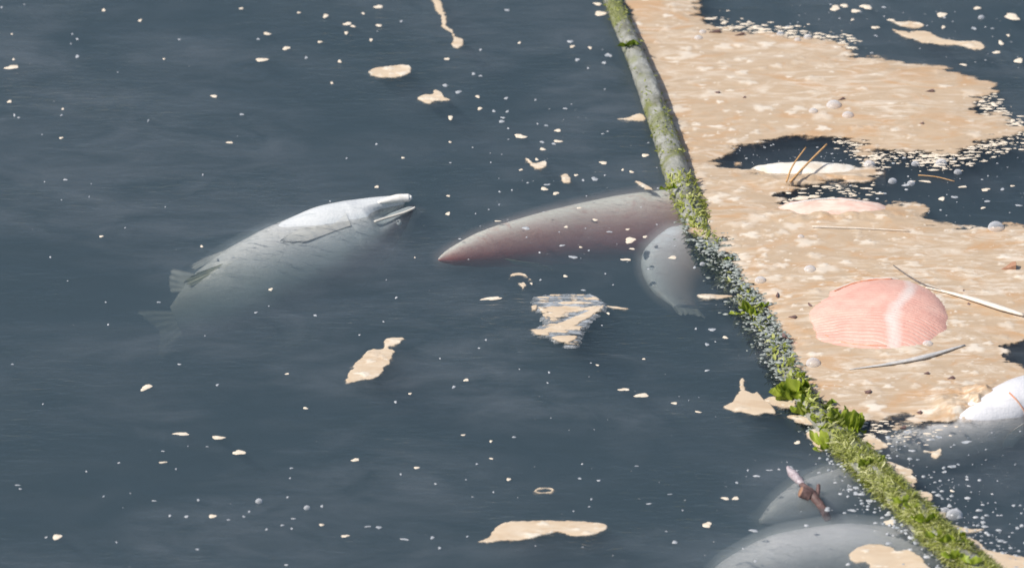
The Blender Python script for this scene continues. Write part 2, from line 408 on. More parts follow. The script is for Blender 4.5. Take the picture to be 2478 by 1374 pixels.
# ------------------------------------------------------------------ foam rafts: height fields with real lumps
def closed_smooth(q, k=4):
    q = np.asarray(q, float); n = len(q); out = []
    for i in range(n):
        a, b, c, d = q[i-1], q[i], q[(i+1) % n], q[(i+2) % n]
        for j in range(k):
            t = j/k
            out.append(0.5*((2*b)+(c-a)*t+(2*a-5*b+4*c-d)*t*t+(3*b-a-3*c+d)*t**3))
    return np.array(out)
def raft(name, polys, mat, step=(0.0017, 0.0026), holes=(), edge=0.006, fray=0.0, hgt=0.0035, lumps=0, lump_r=(0.003, 0.009),
         seed=0, label=None, cat='foam', group=None, kind=None, dens=None, lift=None, thin=1.0, soft=0.006, streak=None, rimw=.005):
    gp = [G([p[0] for p in q], [p[1] for p in q])[:, :2] for q in polys]
    gh = [G([p[0] for p in q], [p[1] for p in q])[:, :2] for q in holes]
    if len(polys[0]) < 40: gp = [closed_smooth(q) for q in gp]; gh = [closed_smooth(q) for q in gh]
    allp = np.vstack(gp)
    x0, y0 = allp.min(0)-0.02; x1, y1 = allp.max(0)+0.02
    nx = int((x1-x0)/step[0])+2; ny = int((y1-y0)/step[1])+2
    X, Y = np.meshgrid(np.linspace(x0, x1, nx), np.linspace(y0, y1, ny))
    f = np.full(X.shape, -1e9)
    for q in gp: f = np.maximum(f, poly_sd(X, Y, q))
    for q in gh: f = np.minimum(f, -poly_sd(X, Y, q))
    f = f + edge*fbm(X*45, Y*70, seed+1, 4)*1.1 + min(edge*0.6, .003)*fbm(X*150, Y*190, seed+5, 3)
    if fray > 0:
        z = fbm(X*13, Y*75, seed+9, 5)
        f = f - fray*np.clip(z-0.02, 0, 1)*np.exp(-np.clip(f, 0, 1)/0.05)*5.0
    if streak is not None: f = np.minimum(f, (fbm(X*streak[0], Y*streak[1], seed+61, 4)-streak[2])*.03)
    core = 1-np.exp(-np.clip(f, 0, 1)/soft)
    h = hgt*core + 0.0008
    lump = np.zeros(X.shape)
    if lumps:
        n_try = lumps
        lx = nrng.uniform(x0, x1, n_try); ly = nrng.uniform(y0, y1, n_try); lr = nrng.uniform(0, 1, n_try)**2.4
        dx = (x1-x0)/(nx-1); dy = (y1-y0)/(ny-1)
        clump = fbm(lx*9, ly*20, seed+21, 3)
        keep = nrng.uniform(-1.0, 0.55, n_try) < clump
        if dens is not None: keep &= nrng.uniform(0, 1, n_try) < dens(lx, ly)
        for cx, cy, r in zip(lx[keep], ly[keep], lr[keep]):
            rx = (lump_r[0]+(lump_r[1]-lump_r[0])*r)*nrng.uniform(0.9, 2.6); ry = rx*nrng.uniform(0.3, 0.8)
            i0 = max(0, int((cx-rx-x0)/dx)); i1 = min(nx, int((cx+rx-x0)/dx)+2)
            j0 = max(0, int((cy-ry-y0)/dy)); j1 = min(ny, int((cy+ry-y0)/dy)+2)
            if i1-i0 < 2 or j1-j0 < 2: continue
            xx = (X[j0:j1, i0:i1]-cx)/rx; yy = (Y[j0:j1, i0:i1]-cy)/ry
            a = np.arctan2(yy, xx); w = 1+0.22*np.sin(3*a+cx*900)+0.15*np.sin(5*a+cy*700)
            d = 1-(xx*xx+yy*yy)/w**2
            d = np.clip(d, 0, 1)
            hh = d*min(ry, 0.007)*0.16
            h[j0:j1, i0:i1] = np.where(d > 0, h[j0:j1, i0:i1]+hh, h[j0:j1, i0:i1])
            am = 0.15+0.85*nrng.uniform()**1.2
            lump[j0:j1, i0:i1] = np.maximum(lump[j0:j1, i0:i1], np.clip(d*1.4, 0, 1)*am)
    k_ = min(1.0, hgt/0.0035)
    h = h + core*k_*(0.0003*fbm(X*60, Y*110, seed+13, 3) + 0.0012*fbm(X*10, Y*22, seed+14, 2))
    if lift is not None: h = h + lift(X, Y)*sstep(0, .035, f)
    z = np.where(f > 0, np.maximum(h, 0.0006)*sstep(0, 0.0025, f)*1.0 - 0.0006*(1-sstep(0, 0.001, f)), -0.0006+f*.45)
    z = np.maximum(z, -0.010)
    idx = np.arange(nx*ny).reshape(ny, nx)
    fm = np.maximum(np.maximum(f[:-1, :-1], f[1:, :-1]), np.maximum(f[:-1, 1:], f[1:, 1:]))
    kq = fm > -0.003*thin
    q = np.stack([idx[:-1, :-1][kq], idx[:-1, 1:][kq], idx[1:, 1:][kq], idx[1:, :-1][kq]], -1)
    used, inv = np.unique(q, return_inverse=True)
    q = inv.reshape(q.shape)
    P = np.stack([X.ravel()[used], Y.ravel()[used], z.ravel()[used]], -1)
    c = P[:, :2].mean(0); P[:, 0] -= c[0]; P[:, 1] -= c[1]
    o = obj(name, np_mesh(name, P, q, mat, True, {'lump': lump.ravel()[used], 'rim': sstep(-.001, rimw, f).ravel()[used]}), None, (c[0], c[1], 0))
    return tag(o, label, cat, group, kind)

upper_mat = [(1500, -60), (1700, -60), (1697, 5), (1702, 38), (1729, 58), (1797, 70), (1873, 80), (1930, 86), (2000, 94), (2050, 108), (2078, 136), (2122, 132),
    (2180, 149), (2286, 157), (2322, 173), (2383, 190), (2412, 200), (2424, 230), (2395, 242), (2367, 250), (2379, 270), (2440, 267), (2452, 296), (2478, 302),
    (2640, 306), (2640, 330), (2478, 322), (2420, 338), (2347, 357), (2322, 379), (2286, 380), (2224, 370), (2139, 368), (2112, 384), (2118, 402), (2148, 418),
    (2120, 442), (2050, 449), (1990, 446), (1935, 462), (1898, 474), (1915, 490), (1960, 497), (2060, 493), (2150, 486), (2225, 488), (2256, 505), (2240, 525),
    (2300, 540), (2390, 549), (2412, 536), (2450, 533), (2478, 545), (2640, 560), (2640, 820), (2490, 822), (2450, 840), (2455, 868), (2490, 890), (2640, 900), (2640, 930),
    (2500, 990), (2420, 1000), (2340, 1022), (2260, 1031), (2210, 1031), (2170, 1042), (2152, 1034), (2156, 1020), (2200, 1008), (2165, 1010), (2130, 1022), (2085, 1036),
    (2060, 1030), (2020, 1000), (1985, 975), (1950, 935), (1937, 902), (1910, 888), (1914, 854), (1902, 820), (1881, 797), (1862, 765), (1850, 734), (1821, 704), (1793, 680), (1787, 652),
    (1757, 628), (1737, 612), (1742, 584), (1692, 578), (1652, 558), (1668, 520), (1660, 470), (1640, 420), (1610, 330), (1580, 250), (1550, 170), (1515, 90)]
hole = [(1742, 404), (1758, 379), (1797, 358), (1849, 349), (1877, 340), (1918, 331), (1946, 334), (1960, 338), (1992, 335), (2031, 338), (2079, 350), (2060, 364), (2080, 384),
        (2100, 402), (2053, 407), (2010, 403), (1922, 402), (1861, 408), (1797, 409), (1797, 392), (1779, 391), (1768, 404)]
gapA = [(2115, 64+330), (2140, 384), (2150, 400), (2135, 410)]
LIFTS = [(1965, 440, .16, .030, .006), (2020, 526, .17, .030, .006), (2120, 752, .16, .15, .004), (2470, 975, .12, .06, .010), (2370, 985, .09, .06, .018)]
def mat_lift(X, Y):
    z = np.zeros(X.shape)
    for px, py, rx, ry, hh in LIFTS:
        c = G(px, py); d = ((X-c[0])/rx)**2+((Y-c[1])/ry)**2
        z += hh*np.exp(-d**1.5)*(1+.9*fbm(X*28, Y*45, 71, 3))
    return z
def mat_density(lx, ly):
    # pale lumps crowd towards the rope and along the lower rim, thin out in the middle of the upper tongue
    d = np.full(lx.shape, 0.55)
    pA = G(2250, 985)[:2]; pB = G(1760, 560)[:2]; pC = G(2250, 210)[:2]; pD = G(2080, 600)[:2]
    def bl(p, sx, sy, a): return a*np.exp(-((lx-p[0])/sx)**2-((ly-p[1])/sy)**2)
    d = d+bl(pA, .22, .12, .9)+bl(G(1800, 600)[:2], .14, .25, .3)+bl(pB, .16, .35, .35)+bl(pD, .25, .2, .2)-bl(pC, .25, .28, .38)
    return np.clip(d, 0.05, 1)
raft('scum_foam_mat', [upper_mat], M['foam'], (0.0020, 0.0030), [hole, gapA], 0.009, 0.016, 0.004, 6500, (0.0014, 0.0110), 3,
     'wide tan scum foam mat with pale curds, held against the floating rope', 'foam mat', dens=mat_density, lift=mat_lift, soft=0.05, rimw=.016)

SM = M['foam_small']
patches = [
 ('foam_patch', [[(838, 928), (845, 900), (858, 880), (875, 862), (890, 850), (905, 843), (925, 843), (928, 832), (930, 822), (945, 817), (975, 815), (981, 821), (962, 835), (944, 841), (956, 850), (950, 868), (935, 888), (915, 912), (895, 918), (870, 922)]],
  'two-lobed cream foam patch drifting beyond the belly of the pale salmon', 0.0035),
 ('foam_patch', [[(1158, 1312), (1180, 1299), (1202, 1274), (1228, 1262), (1290, 1258), (1400, 1260), (1450, 1262), (1471, 1274), (1455, 1287), (1430, 1296), (1390, 1299), (1355, 1289), (1320, 1293), (1290, 1303), (1220, 1310)]],
  'long cigar-shaped cream foam patch floating alone on dark water', 0.004),
 ('foam_patch', [[(1010, 238), (1025, 228), (1045, 228), (1050, 217), (1068, 221), (1076, 235), (1091, 240), (1086, 245), (1055, 246), (1040, 253), (1025, 249)]],
  'small ragged cream foam patch shaped like a puzzle piece', 0.002),
 ('foam_patch', [[(890, 175), (905, 165), (940, 160), (985, 157), (998, 170), (986, 182), (950, 189), (910, 187)]],
  'oval peach foam lump with a whitish end', 0.002),
 ('foam_patch', [[(1750, 986), (1762, 976), (1774, 966), (1780, 957), (1786, 945), (1787, 928), (1792, 916), (1800, 915), (1804, 928), (1808, 942), (1822, 950), (1832, 946), (1842, 956), (1852, 968), (1868, 980), (1878, 1000), (1850, 1000), (1828, 1005), (1800, 998), (1780, 997)]],
  'cream foam patch with an upright spur beside the green sea lettuce', 0.0018),
 ('foam_patch', [[(1846, 968), (1870, 957), (1905, 950), (1925, 965), (1925, 985), (1900, 988), (1868, 981)]],
  'cream foam scrap tucked under the largest sea lettuce frond', 0.003),
 ('foam_patch', [[(1902, 1008), (1930, 1004), (1985, 1018), (2000, 1030), (1960, 1028), (1925, 1022)]],
  'narrow cream foam tongue crossing under the rope between lettuce clumps', 0.003),
 ('foam_patch', [[(1948, 1050), (1965, 1040), (1990, 1040), (2000, 1060), (2000, 1085), (1985, 1092), (1965, 1072)]],
  'cream foam scrap on the open-water side of the big lettuce clump', 0.003),
 ('foam_patch', [[(2053, 1350), (2062, 1328), (2090, 1315), (2130, 1313), (2160, 1322), (2172, 1333), (2195, 1327), (2225, 1340), (2238, 1358), (2262, 1380), (2290, 1420), (2120, 1420), (2100, 1366), (2072, 1362)]],
  'big rounded kidney-shaped cream foam cake beside the mossy rope', 0.003),
 ('foam_patch', [[(2070, 1085), (2085, 1060), (2105, 1046), (2118, 1054), (2128, 1062), (2150, 1078), (2142, 1085), (2110, 1088)]],
  'leaf-shaped tan foam patch beside the rope and the grey fish tail', 0.003),
 ('foam_patch', [[(2120, 1118), (2150, 1116), (2185, 1128), (2208, 1137), (2210, 1148), (2222, 1162), (2205, 1180), (2160, 1165)]],
  'flaky peach foam patch hugging the mossy rope', 0.004),
 ('foam_patch', [[(2195, 1195), (2235, 1187), (2255, 1195), (2258, 1212), (2230, 1215), (2260, 1235), (2290, 1240), (2300, 1262), (2330, 1275), (2380, 1280), (2330, 1290), (2290, 1275), (2250, 1250)]],
  'stringy pale foam strand along the mossy rope with white froth', 0.005),
 ('foam_patch', [[(2320, 1295), (2360, 1305), (2400, 1330), (2478, 1345), (2560, 1360), (2560, 1450), (2440, 1440), (2400, 1390)]],
  'tan foam shelf beside the far mossy end of the rope', 0.005),
 ('foam_patch', [[(2148, 50), (2175, 52), (2205, 50), (2238, 62), (2225, 70), (2190, 67), (2170, 62)]],
  'slim cream foam sliver lying beside the longest streak on open water', 0.002),
 ('foam_patch', [[(2160, 72), (2200, 78), (2240, 75), (2280, 92), (2330, 100), (2372, 102), (2386, 118), (2360, 123), (2320, 112), (2270, 110), (2215, 100), (2185, 88)]],
  'long mottled cream foam streak on dark water beyond the mat', 0.005),
 ('foam_patch', [[(1055, -30), (1070, 10), (1074, 28), (1083, 40), (1083, 62), (1098, 75), (1105, 88), (1122, 98), (1122, 110), (1108, 120), (1092, 110), (1095, 98), (1088, 80), (1070, 68), (1064, 45), (1050, 15), (1040, -30)]],
  'knobbly chain of cream foam reaching across open water', 0.004),
 ('foam_patch', [[(1228, 672), (1238, 662), (1260, 660), (1280, 668), (1288, 678), (1280, 678), (1262, 668), (1240, 672), (1232, 680)]],
  'curled hook-shaped cream foam strip', 0.0015),
 ('foam_patch', [[(1247, 680), (1258, 686), (1268, 683), (1275, 692), (1265, 702), (1258, 692)]],
  'tiny crooked foam crumb beside the hook-shaped strip', 0.0012),
 ('foam_patch', [[(1684, 716), (1700, 711), (1735, 712), (1775, 716), (1740, 724), (1705, 724)]],
  'lens-shaped peach foam scale touching the dark weedy rope', 0.0012),
 ('foam_patch', [[(1490, 288), (1520, 283), (1545, 274), (1562, 280), (1560, 294), (1520, 293)]],
  'pointed tan foam scale against the bare grey rope', 0.0012),
 ('foam_patch', [[(1533, 436), (1550, 440), (1578, 455), (1582, 462), (1560, 458), (1545, 448)]],
  'slanting cream foam chip where the red fish meets the rope', 0.0012),
 ('foam_patch', [[(1270, 385), (1280, 384), (1292, 394), (1315, 390), (1325, 394), (1318, 408), (1295, 410), (1284, 400)]],
  'bow-shaped cream and white foam scrap on open water', 0.002),
 ('foam_patch', [[(1355, 425), (1372, 420), (1382, 432), (1378, 444), (1360, 442)]],
  'square cream foam scrap beside the bow-shaped one', 0.002),
 ('foam_patch', [[(1690+345, 1310-215), (2230+4, 1088), (2262, 1090), (2275, 1086), (2280, 1095), (2268, 1108), (2255, 1106), (2248, 1097), (2236, 1097)]][:1],
  None, 0.002),
]
patches[-1] = ('foam_patch', [[(2233, 1088), (2262, 1090), (2276, 1085), (2281, 1095), (2268, 1109), (2255, 1106), (2248, 1097), (2236, 1097)]], 'cross-shaped cream foam scrap over the grey fish tail', 0.002)
for k, (nm, pol, lab, ed) in enumerate(patches):
    raft(nm, pol, SM, (0.0013, 0.0020), (), ed*.9, 0.0015, 0.0007, 90, (0.002, 0.009), 40+k*3, lab, 'foam', 'foam patches on the open water')
# hollow ring of foam
raft('foam_ring', [[(1292, 1187), (1305, 1180), (1335, 1180), (1343, 1187), (1330, 1194), (1305, 1194)]], SM, (0.0012, 0.0018),
     [[(1300, 1187), (1312, 1184), (1330, 1185), (1332, 1189), (1318, 1190), (1306, 1190)]], 0.001, 0, 0.003, 0, label='hollow oval foam ring floating on dark water', cat='foam', seed=5)

# streaked scum film patch: thin grey film with cream curds lying in it
film = empty('scum_film_patch', V(1375, 770))
tag(film, 'square grey scum film streaked with cream curds on dark water', 'scum film')
fo = raft('film', [[(1290, 722), (1320, 714), (1420, 711), (1455, 725), (1464, 745), (1440, 765), (1420, 790), (1402, 810), (1402, 833), (1370, 836), (1335, 815), (1290, 806), (1312, 780), (1300, 750)]], M['film'], (0.0014, 0.0020), (), 0.006, 0.012, 0.0006, 0, seed=77)
fo.parent = film; fo.location = fo.location-film.location
for k in ('category',): del fo[k]
streaks = [[(1310, 800), (1340, 788), (1380, 770), (1420, 755), (1462, 738), (1450, 755), (1410, 778), (1375, 798), (1330, 806)],
           [(1283, 800), (1300, 797), (1322, 800), (1330, 812), (1300, 812)],
           [(1335, 818), (1370, 812), (1398, 815), (1385, 828), (1360, 830)], [(1285, 742), (1300, 740), (1298, 752), (1286, 752)], [(1462, 740), (1490, 743), (1522, 748), (1496, 751)]]
o = raft('curd', [[(1292, 724), (1320, 715), (1420, 713), (1452, 727), (1460, 745), (1436, 765), (1416, 790), (1400, 812), (1398, 832), (1370, 834), (1335, 813), (1296, 804), (1316, 780), (1304, 750)]], SM, (0.0012, 0.0018), (), 0.004, 0, 0.0010, 30, (0.002, 0.005), 88, streak=(22, 120, .06))
del o['category']; o.parent = film; o.location = o.location-film.location+Vector((0, 0, 0.0012))
for k, s_ in enumerate(streaks):
    o = raft('curd', [s_], SM, (0.0012, 0.0018), (), 0.0026, 0, 0.0008, 10, (0.002, 0.005), 90+k)
    del o['category']; o.parent = film; o.location = o.location-film.location+Vector((0, 0, 0.0016))

# ------------------------------------------------------------------ fish
def interp(t, pts):
    xs = np.array([p[0] for p in pts]); ys = np.array([p[1] for p in pts])
    # smooth (monotone-ish) interpolation by sampling + box blur
    fine = np.interp(np.linspace(0, 1, 400), xs, ys)
    k = 15; pad = np.pad(fine, k, mode='edge')
    fine = np.convolve(pad, np.ones(2*k+1)/(2*k+1), 'valid')
    v = np.interp(t, np.linspace(0, 1, 400), fine)
    return np.where(t < 0.03, np.interp(t, xs, ys), v)
class Fish:
    def __init__(s, name, spine, hs, ws, belly, mat, label, cat='fish', group=None, n=120, m=64, mouth=None, gill=None, myo=None, lumpy=0.02, seed=1, bleach=None):
        s.P = catmull([G(a, b, z) for a, b, z in spine], n)
        s.n = n; s.m = m
        T = unit(np.gradient(s.P, axis=0))
        B = np.tile(np.asarray(belly, float), (n, 1)); B = unit(B-T*np.sum(B*T, 1, keepdims=True))
        S = np.cross(T, B)
        s.T, s.B, s.S = T, B, S
        t = np.linspace(0, 1, n); s.t = t
        s.h = interp(t, hs); s.w = interp(t, ws)
        th = np.linspace(0, 2*np.pi, m, endpoint=False)
        TT, TH = np.meshgrid(t, th, indexing='ij')
        c, sn = np.cos(TH), np.sin(TH)
        c2 = np.sign(c)*np.abs(c)**0.92; s2 = np.sign(sn)*np.abs(sn)**0.92
        rad = np.ones(TT.shape)
        rad += lumpy*fbm(TT*9+seed, (TH/np.pi)*3*1.0, seed, 3)*np.sin(TH/2)**0.5
        if gill:
            te = gill[0]+gill[1]*c
            gm = np.clip(1.05-np.abs(c)**2*1.0, 0, 1)*(c > -.9)
            rad += gm*gill[2]*np.where(TT < te, sstep(te-0.12, te, TT), 0)*sstep(0.0, 0.05, TT)
            rad -= gm*gill[2]*0.6*np.exp(-((TT-te-0.012)/0.01)**2)
        sept = np.zeros(TT.shape)
        if myo:
            fr, dep, amp = myo
            ph = TT*fr + amp*np.abs(((TH/np.pi*2.0+0.35) % 1.0)*2-1) + 1.1*fbm(TT*7, TH*1.6, 5, 3)
            saw = ph-np.floor(ph)
            rad += dep*(saw**0.6-0.6)
            sept = np.clip(1-np.abs(saw-0.12)/0.16, 0, 1)*(0.35+0.65*vnoise(TT*50, TH*7, 9))*(1-.75*sstep(.52, .60, TT))
        C = s.P[:, None, :]
        blc = np.zeros(TT.shape)
        if bleach:
            sg = -1 if np.dot(S[n//2], FWD) > 0 else 1
            a_ = np.degrees(np.arctan2(sn*sg, c))
            ctr = bleach[0]+5*np.sin(TT*16)+4*fbm(TT*14, TH*3, 8, 3)
            blc = np.clip(1.25-np.abs(a_-ctr)/bleach[1], 0, 1)**.7*(.62+.38*vnoise(TT*40, TH*14, 3))
        pos = C + B[:, None, :]*(s.h[:, None]*c2*rad)[..., None] + S[:, None, :]*(s.w[:, None]*s2*rad)[..., None]
        if mouth:
            ml, gape, c0 = mouth
            k = np.clip(1-TT/ml, 0, 1)
            side = np.where(c > c0, 1.0, -0.55)
            pos = pos + B[:, None, :]*(gape*k*side)[..., None]
            pull = np.clip(1-np.abs(c-c0)/0.42, 0, 1)**0.5*np.clip(k*2.5, 0, 1)*0.93
            tgt = C + B[:, None, :]*(s.h[:, None]*c0*0.6)[..., None] + T[:, None, :]*(0.02*k)[..., None]
            pos = pos*(1-pull[..., None]) + tgt*pull[..., None]
        s.pos = pos
        verts = np.vstack([pos.reshape(-1, 3), s.P[:1]-T[:1]*0.002 if not mouth else pos[0].mean(0, keepdims=True)+T[:1]*0.02, s.P[-1:]])
        f = grid_faces(n, m, True); a = n*m
        fq = [tuple(q) for q in f]
        caps = [(a, (j+1) % m, j, j) for j in range(m)] + [(a+1, (n-1)*m+j, (n-1)*m+(j+1) % m, (n-1)*m+(j+1) % m) for j in range(m)]
        bel = np.concatenate([c.ravel(), [0, 0]])
        s.root = empty(name, Vector(s.P[n//2])); tag(s.root, label, cat, group)
        tris = [(q[0], q[1], q[2]) for q in caps]
        base = np.array(s.root.location)
        me = bpy.data.meshes.new('body')
        me.from_pydata([tuple(v) for v in (verts-base)], [], fq+tris)
        for an, av in (('belly', bel), ('septum', np.concatenate([sept.ravel(), [0, 0]])), ('bleach', np.concatenate([blc.ravel(), [0, 0]]))):
            at = me.attributes.new(an, 'FLOAT', 'POINT'); at.data.foreach_set('value', av.astype(np.float32))
        me.polygons.foreach_set('use_smooth', np.ones(len(me.polygons), bool))
        me.materials.append(mat); me.update()
        s.body = obj('body', me, s.root)
    def veil(s, grow, mat):
        """soft cloud of slime clinging to the part of the body that is under water"""
        C = s.P[:, None, :]; d = s.pos-C; r = np.linalg.norm(d, axis=2, keepdims=True)+1e-6
        q = s.pos+d/r*grow
        q[0] = q[0]-s.T[0]*grow; q[-1] = q[-1]+s.T[-1]*grow
        q[..., 2] = np.minimum(q[..., 2], -.0025)
        q = q[::3, ::2]; n, m = q.shape[:2]
        v = np.vstack([q.reshape(-1, 3), q[0].mean(0, keepdims=True), q[-1].mean(0, keepdims=True)])
        base = np.array(s.root.location); me = bpy.data.meshes.new('slime_veil')
        a = n*m
        me.from_pydata([tuple(x) for x in v-base], [], [tuple(x) for x in grid_faces(n, m, True)]+[(a, (j+1) % m, j) for j in range(m)]+[(a+1, (n-1)*m+j, (n-1)*m+(j+1) % m) for j in range(m)])
        me.polygons.foreach_set('use_smooth', np.ones(len(me.polygons), bool)); me.materials.append(mat); me.update()
        return obj('slime_veil', me, s.root)
    def at(s, t, th, out=1.0):
        i = min(s.n-1, max(0, int(round(t*(s.n-1)))))
        c, q = math.cos(th), math.sin(th)
        c = math.copysign(abs(c)**.92, c); q = math.copysign(abs(q)**.92, q)
        return s.P[i] + s.B[i]*s.h[i]*c*out + s.S[i]*s.w[i]*q*out
    def axes(s, t):
        i = min(s.n-1, max(0, int(round(t*(s.n-1))))); return s.T[i], s.B[i], s.S[i]
    def fin(s, name, base, tip, mat, thick=0.0016, rays=9, wave=0.003, nu=18, nv=10, notch=0.0, parent=None):
        """fan between a base curve and a tip curve (world points)"""
        b = catmull(base, nu); e = catmull(tip, nu)
        nrm = unit(np.cross(b[-1]-b[0], e[nu//2]-b[nu//2]))
        A = []
        for side in (1, -1):
            for j in range(nv):
                v = j/(nv-1)
                u = np.linspace(0, 1, nu)
                q = b*(1-v)+e*v
                rip = wave*v*np.sin(u*rays*math.pi) + 0.35*wave*np.sin(u*31+v*5)
                rag = 1-0.12*v*np.abs(np.sin(u*rays*2.1+1))
                q = b+(q-b)*rag[:, None]
                A.append(q+nrm*(rip+side*thick*(1.15-v))[:, None])
        A = np.array(A).reshape(-1, 3)
        f1 = grid_faces(nv, nu); f2 = grid_faces(nv, nu)[:, ::-1]+nu*nv
        rim = []
        def strip(idx):
            for a_, b_ in zip(idx[:-1], idx[1:]): rim.append((a_, a_+nu*nv, b_+nu*nv, b_))
        strip([j*nu for j in range(nv)]); strip([(nv-1)*nu+i for i in range(nu)]); strip([j*nu+nu-1 for j in range(nv)])
        return part(name, A, np.vstack([f1, f2, np.array(rim)]), mat, parent or s.root)
    def tube(s, name, pts, r0, r1, mat, n=24, m=8, parent=None):
        return tube(name, pts, r0, r1, mat, parent or s.root, n, m)

def tube_geo(pts, r0, r1, n=24, m=8, rough=0.0, seed=0, flat=1.0):
    P = catmull(pts, n); T = unit(np.gradient(P, axis=0))
    a = np.array((0, 0, 1.)) if abs(T[0][2]) < 0.8 else np.array((1., 0, 0))
    S = unit(np.cross(T, a)); U = np.cross(S, T)
    r = np.interp(np.linspace(0, 1, n), [0, 1], [r0, r1]) if np.isscalar(r0) and np.isscalar(r1) else np.interp(np.linspace(0, 1, n), np.linspace(0, 1, len(r0)), r0)
    th = np.linspace(0, 2*np.pi, m, endpoint=False)
    RR = r[:, None]*np.ones(m)
    if rough:
        ii, jj = np.meshgrid(np.arange(n), np.arange(m), indexing='ij')
        RR = RR*(1+rough*fbm(ii*0.35+seed, np.abs(jj-m/2)*0.9, seed, 3))
    pos = P[:, None, :] + S[:, None, :]*(RR*np.cos(th))[..., None] + U[:, None, :]*(RR*np.sin(th)*flat)[..., None]
    v = pos.reshape(-1, 3); f = grid_faces(n, m, True)
    v = np.vstack([v, P[:1], P[-1:]]); a = n*m
    caps = np.array([(a, (j+1) % m, j, a) for j in range(m)] + [(a+1, (n-1)*m+j, (n-1)*m+(j+1) % m, a+1) for j in range(m)])
    return v, f, caps
def tube(name, pts, r0, r1, mat, root, n=24, m=8, rough=0.0, seed=0, flat=1.0):
    v, f, caps = tube_geo(pts, r0, r1, n, m, rough, seed, flat)
    base = np.array((0., 0, 0)); p = root
    while p: base = base+np.array(p.matrix_basis.translation); p = p.parent
    me = bpy.data.meshes.new(name)
    me.from_pydata([tuple(x) for x in v-base], [], [tuple(q) for q in f]+[tuple(q[:3]) for q in caps])
    me.polygons.foreach_set('use_smooth', np.ones(len(me.polygons), bool)); me.materials.append(mat); me.update()
    return obj(name, me, root)
def thing_tube(name, pts, r0, r1, mat, label, cat, group=None, **kw):
    P = np.array(pts); c = P.mean(0)
    v, f, caps = tube_geo(pts, r0, r1, **kw)
    me = bpy.data.meshes.new(name)
    me.from_pydata([tuple(x) for x in v-c], [], [tuple(q) for q in f]+[tuple(q[:3]) for q in caps])
    me.polygons.foreach_set('use_smooth', np.ones(len(me.polygons), bool)); me.materials.append(mat); me.update()
    return tag(obj(name, me, None, Vector(c)), label, cat, group)
def scr(dx, dy, tow=0.0):
    """direction given as right / up / towards the viewer, for orienting things"""
    return RIGHT*dx+UP*dy-FWD*tow
def ball(name, c, rx, ry, rz, mat, root, m=20, n=12, rot=None):
    v = []; 
    for i in range(n+1):
        a = math.pi*i/n
        for j in range(m):
            b = 2*math.pi*j/m
            v.append((rx*math.sin(a)*math.cos(b), ry*math.sin(a)*math.sin(b), rz*math.cos(a)))
    v = np.array(v)
    if rot is not None: v = v@np.array(rot)
    return part(name, v+np.asarray(c), grid_faces(n+1, m, True), mat, root)

# --- the pale salmon floating belly-up, mouth open
f1 = Fish('dead_salmon', [(996, 490, 0.002), (930, 533, -0.030), (850, 582, -0.060), (750, 637, -0.088), (640, 690, -0.108), (550, 728, -0.128), (475, 760, -0.152), (430, 780, -0.170)],
    [(0, .006), (.05, .024), (.12, .046), (.22, .076), (.34, .100), (.5, .108), (.66, .100), (.8, .078), (.92, .050), (1, .036)],
    [(0, .010), (.05, .020), (.12, .032), (.22, .044), (.34, .054), (.5, .056), (.66, .046), (.8, .028), (.92, .013), (1, .008)],
    scr(-.36, .90, .12), M['skin_a'], 'pale bloated salmon floating belly-up with its mouth gaping', 'fish', 'dead fish', mouth=(.20, .012, .28), gill=(.27, -.03, .022), n=150, m=96)
T1, B1, S1 = f1.axes(.05)
sgn = -1 if np.dot(S1, FWD) > 0 else 1       # side of the flank that faces up to the viewer
def F1(t, deg, out=1.0): return f1.at(t, sgn*R(deg), out)
# jaw rim, eye, fins
rim = [F1(.19, 80, 1.02), F1(.14, 84, 1.05), F1(.09, 88, 1.10)-B1*.003, F1(.05, 92, 1.2)-B1*.006, F1(.012, 100, 1.3)-B1*.008, F1(.0, 120, 1.2)-B1*.008]
f1.tube('maxilla', rim, .0030, .0026, M['jaw'])
f1.tube('lower_jaw', [F1(.13, 40, .96)+B1*.004, F1(.08, 40, .98)+B1*.007, F1(.04, 40, .98)+B1*.009, F1(.0, 40, 1.0)+B1*.008, F1(.0, 60, 1.0)+B1*.007-T1*.007], [.003, .0068, .0088, .0084, .0028], 0, M['jaw'], 30, 14)
ec = F1(.10, 112, .99)
ec = ec+FWD*.0075
eye = ball('eye', ec, .010, .010, .010, M['eye'], f1.root)
ball('pupil', ec-FWD*.0074+UP*.002, .0036, .0036, .0036, M['pupil'], eye)
T3, B3, S3 = f1.axes(.33)
f1.fin('pectoral_fin', [F1(.265, 38, .975), F1(.27, 54, .995), F1(.275, 70, 1.01)], [F1(.45, 36, .975), F1(.51, 48, 1.015), F1(.44, 64, 1.05)], M['fin'], .0008, 9, .0002)
f1.fin('pelvic_fin', [F1(.60, 12, .97), F1(.63, 12, .97), F1(.66, 12, .97)], [F1(.76, 10, 1.25), F1(.80, 8, 1.28), F1(.80, 5, 1.12)], M['fin'], .0012, 7, .0007)
f1.fin('pelvic_fin', [F1(.62, 42, .98), F1(.65, 44, .98), F1(.68, 46, .98)], [F1(.80, 40, 1.35), F1(.85, 40, 1.45), F1(.84, 46, 1.2)], M['finring'], .0012, 7, .0016)
f1.fin('anal_fin', [F1(.78, 10, .95), F1(.83, 10, .95), F1(.88, 10, .95)], [F1(.88, 8, 1.9), F1(.93, 8, 1.9), F1(.95, 8, 1.4)], M['fin'], .0012, 8, .0016)
tb, tB, tS = f1.axes(1.0)
